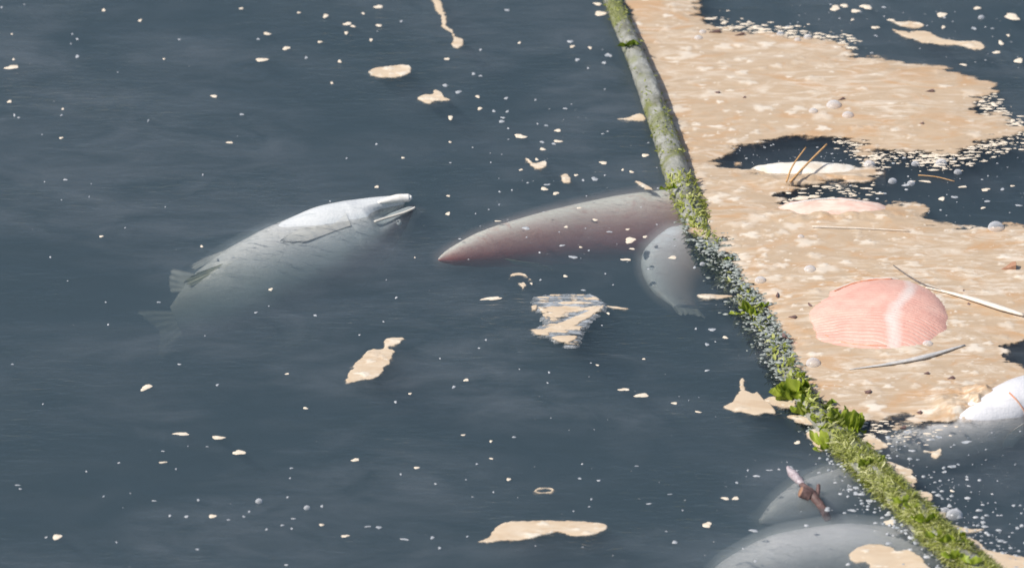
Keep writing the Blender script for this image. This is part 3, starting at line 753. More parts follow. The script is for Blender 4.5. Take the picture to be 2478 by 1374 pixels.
f1.fin('tail_fin', [f1.P[-1]+tB*.024-tb*.006, f1.P[-1]-tb*.006, f1.P[-1]-tB*.024-tb*.006],
       [f1.P[-1]+tb*.075+tB*.062, f1.P[-1]+tb*.062+tB*.03, f1.P[-1]+tb*.048, f1.P[-1]+tb*.062-tB*.03, f1.P[-1]+tb*.075-tB*.062], M['fin'], .0014, 13, .002, 26, 12)
f1.fin('dorsal_fin', [F1(.44, 176, .97), F1(.50, 176, .97), F1(.56, 176, .97)], [F1(.52, 178, 1.45), F1(.58, 178, 1.4), F1(.62, 178, 1.15)], M['finring'], .0014, 11, .0016)
f1.veil(.007, M['veil_thin']); f1.veil(.017, M['veil_thin'])
# mouth line filament trailing into the water

# --- the red-flanked fish running under the rope
f2 = Fish('dead_salmon', [(1062, 628, -0.024), (1110, 617, -0.032), (1180, 602, -0.046), (1290, 583, -0.064), (1420, 563, -0.078), (1550, 548, -0.083), (1680, 533, -0.084), (1800, 515, -0.08), (1900, 502, -.084)],
    [(0, .003), (.04, .012), (.12, .022), (.25, .040), (.4, .056), (.6, .072), (.8, .070), (1, .030)],
    [(0, .003), (.04, .009), (.12, .016), (.25, .026), (.4, .034), (.6, .042), (.8, .040), (1, .015)],
    scr(-.20, .95, .0), M['skin_b'], 'rust-red flanked decaying salmon sliding under the rope', 'fish', 'dead fish', gill=(.26, -.02, .025))
sg2 = -1 if np.dot(f2.axes(.3)[2], FWD) > 0 else 1
def F2(t, deg, out=1.0): return f2.at(t, sg2*R(deg), out)
f2.fin('pectoral_fin', [F2(.28, 128, .97), F2(.29, 140, .97), F2(.30, 152, .97)], [F2(.38, 140, 1.3), F2(.40, 152, 1.4), F2(.38, 164, 1.25)], M['finring'], .0012, 9, .0016)

f2.veil(.005, M['veil_warm']); f2.veil(.010, M['veil_warm']); f2.veil(.016, M['veil_warm'])
# --- pale fan-shaped fish hanging tail-down beside the rope
f3 = Fish('dead_salmon', [(1705, 570, -0.040), (1660, 608, -0.058), (1628, 658, -0.082), (1632, 705, -0.096), (1660, 745, -0.104)],
    [(0, .020), (.2, .060), (.45, .074), (.7, .055), (1, .030)], [(0, .015), (.2, .030), (.45, .036), (.7, .022), (1, .008)],
    scr(-.9, .35, .1), M['skin_e'], 'pale fish with its tail hanging down beside the dark weedy rope', 'fish', 'dead fish')
q = f3.axes(1.0); e3 = f3.P[-1]
f3.fin('tail_fin', [e3+q[1]*.030-q[0]*.01, e3-q[0]*.01, e3-q[1]*.030-q[0]*.01], [e3+q[0]*.030+q[1]*.034, e3+q[0]*.026, e3+q[0]*.034-q[1]*.034], M['fin'], .0014, 9, .001)

f3.veil(.006, M['veil_pink']); f3.veil(.012, M['veil_pink']); f3.veil(.019, M['veil_pink'])
# --- white-bellied fish breaking the surface at the edge of the mat
f4 = Fish('dead_salmon', [(2640, 925, -.022), (2560, 950, -.018), (2470, 985, -.014), (2400, 1018, -.030), (2310, 1050, -.046), (2220, 1078, -.060), (2120, 1102, -.074)],
    [(0, .02), (.15, .050), (.35, .060), (.55, .058), (.75, .046), (.9, .036), (1, .024)], [(0, .02), (.15, .046), (.35, .052), (.55, .046), (.75, .032), (.9, .018), (1, .010)],
    scr(-.25, .80, .5), M['skin_c'], 'white-bellied fish half out of the water at the rim of the foam mat', 'fish', 'dead fish', gill=(.36, -.02, .03), lumpy=.07)
sg4 = -1 if np.dot(f4.axes(.3)[2], FWD) > 0 else 1
def F4(t, deg, out=1.0): return f4.at(t, sg4*R(deg), out)
f4.fin('pectoral_fin', [F4(.39, 92, .99), F4(.395, 108, .99), F4(.40, 124, .99)], [F4(.48, 96, 1.10), F4(.52, 114, 1.22), F4(.47, 132, 1.20)], M['jaw'], .0006, 11, .0002)
f4.tube('gill_slit', [F4(.385, 20, 1.01), F4(.375, 45, 1.012), F4(.373, 75, 1.012), F4(.38, 105, 1.01)], .0018, .0010, M['orange'], 20, 6)
q = f4.axes(1.0); e4 = f4.P[-1]
f4.fin('tail_fin', [e4+q[1]*.017, e4, e4-q[1]*.017], [e4+q[0]*.06+q[1]*.055, e4+q[0]*.035, e4+q[0]*.06-q[1]*.055], M['fin'], .0012, 11, .002)

f4.veil(.007, M['veil_pale']); f4.veil(.017, M['veil_pale'])
# --- broad grey fish just under the surface by the foam cake
f5 = Fish('dead_salmon', [(1690, 1434, -.104), (1790, 1412, -.106), (1900, 1392, -.115), (2040, 1378, -.124), (2180, 1376, -.126), (2320, 1384, -.132), (2430, 1404, -.14)],
    [(0, .015), (.12, .055), (.3, .088), (.5, .098), (.7, .085), (.9, .045), (1, .02)], [(0, .015), (.12, .044), (.3, .066), (.5, .074), (.7, .062), (.9, .028), (1, .012)],
    scr(-.15, .75, .6), M['skin_d'], 'broad lavender-grey fish just under the surface by the foam cake', 'fish', 'dead fish', gill=(.28, -.02, .02))
sg5 = -1 if np.dot(f5.axes(.3)[2], FWD) > 0 else 1
f5.fin('dorsal_fin', [f5.at(.40, sg5*R(176), .97), f5.at(.48, sg5*R(176), .97), f5.at(.56, sg5*R(176), .97)], [f5.at(.5, sg5*R(178), 1.4), f5.at(.56, sg5*R(178), 1.35), f5.at(.62, sg5*R(178), 1.1)], M['fin'], .0012, 9, .0006)
f5.veil(.008, M['veil_pale']); f5.veil(.020, M['veil_pale'])
# --- murky fish under the twig
f6 = Fish('dead_salmon', [(1840, 1262, -.100), (1900, 1238, -.096), (1980, 1210, -.096), (2060, 1184, -.10), (2160, 1154, -.11)],
    [(0, .006), (.15, .026), (.4, .050), (.7, .050), (1, .02)], [(0, .006), (.15, .018), (.4, .032), (.7, .032), (1, .012)],
    scr(-.3, .9, .2), M['skin_d'], 'dim grey-green fish sunk under the broken twig', 'fish', 'dead fish')
sg6 = -1 if np.dot(f6.axes(.3)[2], FWD) > 0 else 1
f6.fin('anal_fin', [f6.at(.35, sg6*R(8), .96), f6.at(.5, sg6*R(8), .96), f6.at(.62, sg6*R(8), .96)], [f6.at(.45, sg6*R(6), 1.25), f6.at(.6, sg6*R(6), 1.3), f6.at(.7, sg6*R(6), 1.15)], M['fin'], .0012, 9, .0004)

f6.veil(.008, M['veil_pale']); f6.veil(.018, M['veil_pale'])
# --- skinned salmon flank bulging through the mat
f7 = Fish('skinned_salmon', [(2005, 1080, -.13), (2045, 960, -.105), (2074, 892, -.064), (2094, 828, -.053), (2116, 764, -.060), (2140, 690, -.105), (2165, 610, -.13)],
    [(0, .02), (.18, .075), (.36, .168), (.5, .190), (.64, .170), (.82, .085), (1, .02)], [(0, .015), (.18, .050), (.36, .078), (.5, .086), (.64, .080), (.82, .050), (1, .015)],
    scr(1.0, .12, .0), M['flesh'], 'skinned pink salmon flank with striped muscle bulging through the foam mat', 'fish', 'dead fish', n=520, m=220, myo=(78, .016, 1.9), lumpy=.07, seed=4, bleach=(66, 5))
sg7 = -1 if np.dot(f7.axes(.5)[2], FWD) > 0 else 1
def F7(t, deg, out=1.0): return f7.at(t, sg7*R(deg), out)
# bleached membrane along the belly side, folded skin at the rim
def surf_strip(F, name, t0, t1, c0, c1, mat, n=50, m=12, out=1.012, wob=.05, wd=lambda u: 1.0):
    v = []
    for i in range(n):
        u = i/(n-1); t = t0+(t1-t0)*u
        for j in range(m):
            w_ = j/(m-1); cc = c0+(c1-c0)*u
            wdt = wd(u)
            d = cc+(w_-.5)*wdt*(1+.25*math.sin(u*17)*(1 if w_ > .5 else -1)*.6)
            bulge = out+.010*math.sin(w_*math.pi)
            v.append(F(t, d, bulge if 0 < j < m-1 else .995))
    return part(name, np.array(v), grid_faces(n, m), mat, f7.root)
0 and surf_strip(F7, 'membrane', .40, .62, 58, 55, M['peel'], wd=lambda u: 15*(1-.35*u))
def edge7(deg, zz, step):
    t = .5
    while .2 < t < .8 and F7(t, deg)[2] > zz: t += step
    return F7(t, deg, 1.01)
f7.tube('peeled_skin', [edge7(d, .009, .004) for d in (114, 106, 98, 90, 80, 70)], [.0006, .0018, .0026, .0030, .0020, .0006], 0, M['peel'], 40, 8)
f7.tube('torn_rim', [edge7(d, .011, .004) for d in (112, 100, 88, 76)], [.001, .0028, .0020, .001], 0, M['orange'], 30, 6)
f7.tube('torn_rim', [edge7(d, .009, -.004) for d in (112, 98, 84, 70)], [.001, .0022, .0018, .001], 0, M['orange'], 30, 6)

# --- bleached belly and rosy flank lying in the mat
f8 = Fish('fish_carcass', [(1780, 448, -.030), (1850, 436, -.022), (1940, 431, -.016), (2040, 433, -.021), (2140, 442, -.040)],
    [(0, .01), (.2, .024), (.5, .030), (.8, .024), (1, .01)], [(0, .012), (.2, .034), (.5, .040), (.8, .030), (1, .01)],
    scr(0, .6, .8), M['belly'], 'bleached fish belly under the two upright straws', 'fish', 'dead fish', lumpy=.16)
f8.fin('pelvic_fin', [f8.at(.25, R(40)), f8.at(.3, R(46)), f8.at(.35, R(52))], [f8.at(.36, R(48), 1.2), f8.at(.42, R(54), 1.25), f8.at(.42, R(60), 1.1)], M['fin'], .001, 7, .001)
f9 = Fish('fish_carcass', [(1850, 535, -.020), (1930, 524, -.013), (2030, 520, -.011), (2110, 525, -.015), (2200, 536, -.035)],
    [(0, .01), (.2, .024), (.5, .030), (.8, .024), (1, .008)], [(0, .012), (.2, .034), (.5, .040), (.8, .030), (1, .01)],
    scr(0, .6, .8), M['rosy'], 'rosy skinned fish strip lying in the rim of the foam mat', 'fish', 'dead fish', lumpy=.16)
f9.tube('torn_skin', [f9.at(.2, R(-30), 1.02), f9.at(.4, R(-38), 1.02), f9.at(.6, R(-30), 1.02), f9.at(.85, R(-40), 1.02)], .0022, .0012, M['peel'], 30, 6)

# ------------------------------------------------------------------ the floating rope and what grows on it
rope_px = [(1420, -130, .012), (1462, -40, .012), (1484, 10, .012), (1508, 65, .014), (1535, 130, .016), (1563, 200, .016), (1592, 280, .015), (1617, 355, .013), (1640, 425, .008), (1668, 500, -.004), (1700, 575, -.022),
           (1748, 650, -.032), (1795, 722, -.034), (1843, 802, -.032), (1885, 880, -.026), (1930, 955, -.016), (1985, 1022, -.010), (2050, 1088, -.004), (2120, 1155, .002), (2190, 1222, .006), (2262, 1292, .008), (2335, 1358, .008), (2420, 1430, .006), (2540, 1530, .004)]
RP = np.array([G(a, b, z) for a, b, z in rope_px])
rope = empty('floating_rope', V(1700, 560)); tag(rope, 'thick encrusted floating rope with green algae, dividing open water from foam', 'rope')
NR = 560; MR = 40
RC = catmull(RP, NR); RT = unit(np.gradient(RC, axis=0)); RS = unit(np.cross(RT, (0, 0, 1.))); RU = np.cross(RS, RT)
rr = np.interp(np.linspace(0, 1, NR), [0, .09, .2, .38, .5, .62, .75, 1], [.016, .018, .0225, .028, .027, .025, .026, .029])
th = np.linspace(0, 2*np.pi, MR, endpoint=False)
ii, jj = np.meshgrid(np.arange(NR), np.arange(MR), indexing='ij')
jw = np.abs(jj-MR/2)
rad = rr[:, None]*(1+.10*fbm(ii*.035, jw*.12, 3, 3)+.10*fbm(ii*.16, jw*.45, 8, 3)+.07*fbm(ii*.5, jw*1.1, 18, 2)+.035*np.sin(3*th[None, :]+ii*.11))
pos = RC[:, None, :]+RS[:, None, :]*(rad*np.cos(th))[..., None]+RU[:, None, :]*(rad*np.sin(th))[..., None]
part('rope_core', pos.reshape(-1, 3), grid_faces(NR, MR, True), M['rope'], rope)

rope_s = np.linspace(0, 1, NR)
py_of = np.interp(rope_s*(len(rope_px)-1), np.arange(len(rope_px)), [p[1] for p in rope_px])
def rope_at(py):
    i = int(np.argmin(np.abs(py_of-py))); return i
def ribbons(specs):
    """specs: list of (root, dir, side, length, width, droop, shade) -> ribbons of 4 segments"""
    Vt = []; Ft = []; Sh = []
    k = 0
    for (p, d, s_, L_, w_, dr, sh) in specs:
        ph = rng.random()*6
        for i in range(5):
            u = i/4
            c = p+d*L_*u+np.array((0, 0, -1.))*dr*u*u+s_*math.sin(u*3.5+ph)*L_*.16
            ww = w_*(1-u*.75)*(.6+.8*min(1, u*3))
            Vt.append(c-s_*ww); Vt.append(c+s_*ww); Sh += [sh, sh]
        for i in range(4):
            a = k+i*2; Ft.append((a, a+1, a+3, a+2))
        k += 10
    return np.array(Vt), np.array(Ft), np.array(Sh)
def strands(n, py0, py1, lmin, lmax, wmin, wmax, ang=(0.0, math.pi), out=1.0, bias=None, shade=(0.1, 1.0), gap=0.0):
    sp = []
    while len(sp) < n:
        py = rng.uniform(py0, py1)
        if bias and rng.random() > bias(py): continue
        i = rope_at(py); a = rng.uniform(*ang)
        nrm = RS[i]*math.cos(a)+RU[i]*math.sin(a)
        p = RC[i]+nrm*rr[i]*out*rng.uniform(.85, 1.1)+RT[i]*rng.uniform(-.006, .006)
        d = unit(nrm*rng.uniform(.05, .5)+RT[i]*rng.uniform(-1, 1)+RS[i]*rng.uniform(-.7, .7)+np.array((0, 0, .15)))
        sd_ = unit(np.cross(d, nrm+np.array([rng.uniform(-.4, .4) for _ in range(3)])))
        L_ = rng.uniform(lmin, lmax)
        if gap and float(vnoise(np.array(py/17.), np.array(a*2.6), 14)) < gap: continue
        clump = .5+.5*float(vnoise(np.array(py/26.), np.array(a*2.2), 4))
        sh = min(1, max(0, rng.uniform(*shade)*clump+rng.uniform(-.1, .1)))
        sp.append((p, d, sd_, L_, rng.uniform(wmin, wmax), L_*rng.uniform(.1, .6), sh))
    return ribbons(sp)
v, f, s_ = strands(15000, 1075, 1480, .007, .022, .0005, .0015, (-.15, math.pi+.15), shade=(.1, 1.25), gap=.40)
o = part('algae_turf', v, f, M['turf'], rope, True, {'shade': s_}); o['kind'] = 'stuff'
v, f, s_ = strands(900, 440, 620, .006, .018, .001, .003, (-.1, math.pi+.1), shade=(.3, 1))
o = part('algae_turf', v, f, M['turf'], rope, True, {'shade': s_}); o['kind'] = 'stuff'
v, f, s_ = strands(700, -60, 440, .003, .010, .0008, .0022, (0, math.pi), bias=lambda y: .15+.85*max(0, math.sin(y*.021+1)), shade=(.2, .8))
o = part('algae_turf', v, f, M['turf'], rope, True, {'shade': s_}); o['kind'] = 'stuff'
v, f, s_ = strands(6500, 560, 1080, .007, .022, .0012, .0040, (-.6, math.pi+.6), 1.0)
v[:, 2] = np.minimum(v[:, 2], -.003+.004*nrng.random(len(v))**2-.002)
o = part('dark_weed', v, f, M['weed'], rope, True, {'shade': s_}); o['kind'] = 'stuff'
v, f, s_ = strands(420, 690, 1080, .008, .020, .0015, .004, (.9, 2.3), 1.25, bias=lambda y: .25+.75*math.exp(-((y-760)/50)**2)+.6*math.exp(-((y-1010)/80)**2))
o = part('algae_turf', v, f, M['turf'], rope, True, {'shade': s_}); o['kind'] = 'stuff'

def frond(px, py, z, w, h, lean, seed, shade=.6, parent=None):
    """crinkled sea-lettuce blade standing out of the water; w across, h tall (m)"""
    r_ = random.Random(seed); nu, nv = 12, 9
    c = G(px, py, z); a0 = r_.uniform(-.5, .5)
    ax = np.array((math.cos(a0), math.sin(a0), 0)); ay = unit(np.array((lean, r_.uniform(-.1, .5), 1.0)))
    az = unit(np.cross(ax, ay))
    A = []; sh = []
    for side in (1, -1):
        for j in range(nv):
            v_ = j/(nv-1)
            for i in range(nu):
                u = i/(nu-1)-.5
                prof = .45+.75*math.sin(min(1, v_*1.25)*math.pi*.62)
                top = 1+.28*math.sin(u*7+seed)+.14*math.sin(u*17+seed*2)-1.1*u*u
                ruf = (.16*math.sin(u*9+seed+v_*2)+.10*math.sin(u*21+v_*4+seed*3))*w*(.35+v_)
                p = c+ax*u*w*prof+ay*h*v_*top+az*(ruf+.25*h*v_*v_*math.sin(seed)+side*.0005)
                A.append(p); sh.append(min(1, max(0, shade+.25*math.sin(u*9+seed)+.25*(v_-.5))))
    A = np.array(A)
    f1_ = grid_faces(nv, nu); f2_ = f1_[:, ::-1]+nu*nv
    return part('sea_lettuce_frond', A, np.vstack([f1_, f2_]), M['ulva'], rope, True, {'shade': sh})
FR = [(1925, 962, 0, .060, .034, -.3, 1, .75), (1912, 966, .002, .04, .022, -.8, 2, .6), (1940, 970, 0, .045, .020, .6, 3, .4), (1895, 962, 0, .03, .018, -.9, 4, .8), (1945, 985, 0, .018, .030, .2, 5, .6),
      (1985, 992, 0, .045, .018, .7, 6, .5), (2003, 1000, .001, .03, .014, 1.0, 7, .7), (1970, 1000, 0, .03, .016, 0, 8, .5), (1945, 1005, 0, .026, .026, -.2, 9, .7), (1935, 1000, 0, .022, .016, -.7, 10, .65),
      (2000, 1030, 0, .04, .022, -.5, 11, .7), (2020, 1034, 0, .05, .030, .3, 12, .65), (2040, 1036, 0, .045, .034, .5, 13, .75), (2062, 1048, 0, .02, .030, .4, 14, .6), (2050, 1046, 0, .05, .018, .9, 15, .5),
      (2010, 1050, 0, .04, .018, .1, 16, .5), (2030, 1056, 0, .034, .014, -.3, 17, .7), (1990, 1078, 0, .030, .028, -.4, 18, .8), (1994, 1092, -.004, .030, .016, -.6, 19, .5), (2086, 1085, .002, .040, .008, 1.2, 20, .8),
      (2060, 1078, 0, .018, .016, 0, 21, .7), (2095, 1128, .022, .030, .016, -.3, 22, .6), (2112, 1126, .022, .034, .016, .4, 23, .5), (2120, 1118, .024, .028, .012, .7, 24, .9), (2104, 1140, .016, .024, .010, 0, 25, .5),
      (1905, 952, .001, .034, .024, -.4, 51, .8), (1932, 950, .002, .04, .030, .2, 52, .7), (1918, 968, 0, .05, .020, 0, 53, .45), (2030, 1026, .002, .04, .034, -.1, 54, .8), (2048, 1030, .002, .036, .030, .6, 55, .7), (2015, 1042, .001, .04, .022, -.6, 56, .75), (2060, 1036, 0, .03, .026, .8, 57, .6),
      (1615, 458, .030, .034, .010, .7, 26, .7), (1808, 752, -.002, .026, .020, -.3, 27, .85), (1818, 760, 0, .026, .014, .4, 28, .7), (1785, 760, 0, .03, .006, -1.2, 29, .9), (1845, 742, .001, .018, .010, .6, 30, .4),
      (1922, 918, 0, .020, .016, .2, 31, .8), (1935, 912, 0, .016, .012, .6, 32, .7), (1525, 110, .040, .040, .010, .3, 33, .35), (1512, 114, .036, .030, .008, -.4, 34, .3), (1760, 628, 0, .018, .006, .9, 35, .8),
      (2205, 1232, .03, .03, .012, .2, 36, .6), (2185, 1215, .034, .03, .012, -.4, 37, .7), (2240, 1262, .036, .036, .014, .3, 38, .5), (2225, 1258, .034, .03, .012, -.2, 39, .6), (2290, 1312, .036, .036, .014, .4, 40, .6),
      (2330, 1318, .034, .03, .012, .5, 41, .5), (2262, 1300, .03, .03, .012, -.4, 42, .7), (2345, 1362, .036, .034, .014, .2, 43, .6), (2305, 1350, .03, .034, .014, -.3, 44, .5), (2320, 1300, .03, .02, .012, .6, 45, .55)]
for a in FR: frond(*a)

# ------------------------------------------------------------------ froth and bubbles caught along the rope (uncountable)
def domes(specs, seg=7):
    """specs (x, y, z, rx, ry, h) -> many small irregular domes in one mesh"""
    S = np.array(specs); n = len(S)
    a = np.linspace(0, 2*np.pi, seg, endpoint=False)
    irr = nrng.uniform(.75, 1.25, (n, seg))
    V0 = np.zeros((n, 2*seg+1, 3))
    for k, (fr, hz) in enumerate(((1.0, -.25), (.72, .65))):
        V0[:, k*seg:(k+1)*seg, 0] = S[:, 0:1]+S[:, 3:4]*fr*np.cos(a)*irr
        V0[:, k*seg:(k+1)*seg, 1] = S[:, 1:2]+S[:, 4:5]*fr*np.sin(a)*irr
        V0[:, k*seg:(k+1)*seg, 2] = S[:, 2:3]+S[:, 5:6]*hz
    V0[:, -1, :] = S[:, :3]; V0[:, -1, 2] += S[:, 5]
    F = []
    for j in range(seg):
        j2 = (j+1) % seg
        F += [(j, j2, seg+j2), (j, seg+j2, seg+j), (seg+j, seg+j2, 2*seg)]
    F = np.array(F)
    FF = (F[None]+(np.arange(n)*(2*seg+1))[:, None, None]).reshape(-1, 3)
    return V0.reshape(-1, 3), FF
def stuff(name, specs, mat, label, cat, parent=None):
    v, f = domes(specs)
    c = v.mean(0); c[2] = 0
    o = obj(name, np_mesh(name, v-c, f, mat), None, Vector(c))
    return tag(o, label, cat, None, 'stuff')
sp = []
while len(sp) < 2600:
    py = rng.uniform(545, 1110)
    i = rope_at(py); off = rng.gauss(.012, .026)
    w_ = .9 if py < 900 else .55
    if rng.random() > w_: continue
    p = RC[i]+RS[i]*off*(1 if RS[i][0] > 0 else -1)
    r_ = .0010+.0034*rng.random()**2.5
    sp.append((p[0], p[1]+rng.uniform(-.01, .01), 0.0005, r_*rng.uniform(.9, 2.2), r_, r_*rng.uniform(.3, .6)))
stuff('froth', sp, M['greyfroth'], 'grey-white froth bubbles trapped in the dark weed along the rope', 'froth')
sp = []
while len(sp) < 900:                       # crumbs along the lower, mossy stretch and the open rim beyond it
    py = rng.uniform(1080, 1450); i = rope_at(py)
    off = rng.expovariate(1/.05)+.02
    if rng.random() < .22: off = -.03-rng.expovariate(1/.03)
    p = RC[i]+RS[i]*off*(1 if RS[i][0] > 0 else -1)
    if off > .02 and py < 1200 and rng.random() < .6: continue
    r_ = .0008+.0032*rng.random()**2.5
    sp.append((p[0], p[1], 0.0004, r_*rng.uniform(1, 2), r_, r_*.6))
stuff('froth', sp, M['froth'], 'white froth crumbs beside the mossy stretch of rope', 'froth')
sp = []
def scatter(n, px0, px1, py0, py1, rmin, rmax, pw=2.5):
    for _ in range(n):
        p = G(rng.uniform(px0, px1), rng.uniform(py0, py1)); r_ = rmin+(rmax-rmin)*rng.random()**pw
        sp.append((p[0], p[1], .0004, r_*rng.uniform(.9, 1.8)*.8, r_*.8, r_*.35))
scatter(40, 0, 1550, 0, 1374, .0006, .0022)
scatter(60, 1250, 1950, 820, 1374, .0006, .0024)
scatter(80, 1100, 1640, 230, 660, .0006, .0028)
scatter(110, 1880, 2478, 370, 540, .0007, .0035)
scatter(110, 1900, 2478, 0, 170, .0008, .0030)
scatter(90, 2100, 2478, 1040, 1300, .0006, .0024)
scatter(60, 1755, 2060, 345, 405, .0006, .0026)
stuff('foam_specks', sp, M['froth'], 'fine white foam specks sprinkled over the dark water', 'foam')
sp = []
def rimcrumbs(poly, n, spread, rmin, rmax):
    P = np.array([G(a, b)[:2] for a, b in poly])
    for _ in range(n):
        k = rng.randrange(len(P)-1); u = rng.random(); p = P[k]*(1-u)+P[k+1]*u
        r_ = rmin+(rmax-rmin)*rng.random()**2.2
        sp.append((p[0]+rng.gauss(0, spread), p[1]+rng.gauss(0, spread*1.3), .0004, r_*rng.uniform(1, 3.2), r_*.7, r_*.25))
rimcrumbs([(1729, 58), (1797, 72), (1873, 84), (1930, 92), (2000, 98), (2050, 112)], 300, .018, .001, .0055)
rimcrumbs([(2139, 375), (2224, 382), (2286, 390), (2347, 368), (2420, 345), (2478, 330)], 400, .020, .001, .0045)
rimcrumbs([(2040, 345), (2085, 360), (2100, 385), (2120, 405)], 150, .016, .001, .005)
rimcrumbs([(2367, 250), (2400, 245), (2430, 300), (2478, 305)], 160, .016, .001, .005)
rimcrumbs([(1900, 480), (1960, 490), (2040, 470), (2100, 460)], 130, .02, .001, .005)
rimcrumbs([(2085, 1042), (2130, 1034), (2170, 1050), (2220, 1050), (2300, 1040)], 120, .014, .0008, .004)
stuff('foam_crumbs', sp, M['fleck'], 'loose cream foam crumbs along the ragged rims of the foam mat', 'foam')

# ------------------------------------------------------------------ flecks: one object each
def blob_mesh(name, seed, mat):
    r_ = np.random.default_rng(seed); n = 14; a = np.linspace(0, 2*np.pi, n, endpoint=False)
    w_ = 1+.22*np.sin(2*a+r_.uniform(0, 6))+.16*np.sin(3*a+r_.uniform(0, 6))+.10*np.sin(5*a+r_.uniform(0, 6))
    vs = []; 
    for fr, hz in ((1.0, -.20), (.93, .35), (.55, .85)):
        vs += [(fr*w_[k]*math.cos(a[k]), fr*w_[k]*math.sin(a[k]), hz+.1*r_.uniform(-1, 1)) for k in range(n)]
    vs.append((0, 0, 1.0))
    fs = []
    for L_ in range(2):
        for k in range(n): fs.append((L_*n+k, L_*n+(k+1) % n, (L_+1)*n+(k+1) % n, (L_+1)*n+k))
    me = bpy.data.meshes.new(name)
    me.from_pydata(vs, [], fs+[(2*n+k, 2*n+(k+1) % n, 3*n) for k in range(n)])
    me.polygons.foreach_set('use_smooth', np.ones(len(me.polygons), bool)); me.materials.append(mat); me.update(); return me
cream = [blob_mesh('foam_fleck', 100+k, M['fleck']) for k in range(10)]
white = [blob_mesh('froth_fleck', 200+k, M['froth']) for k in range(8)]
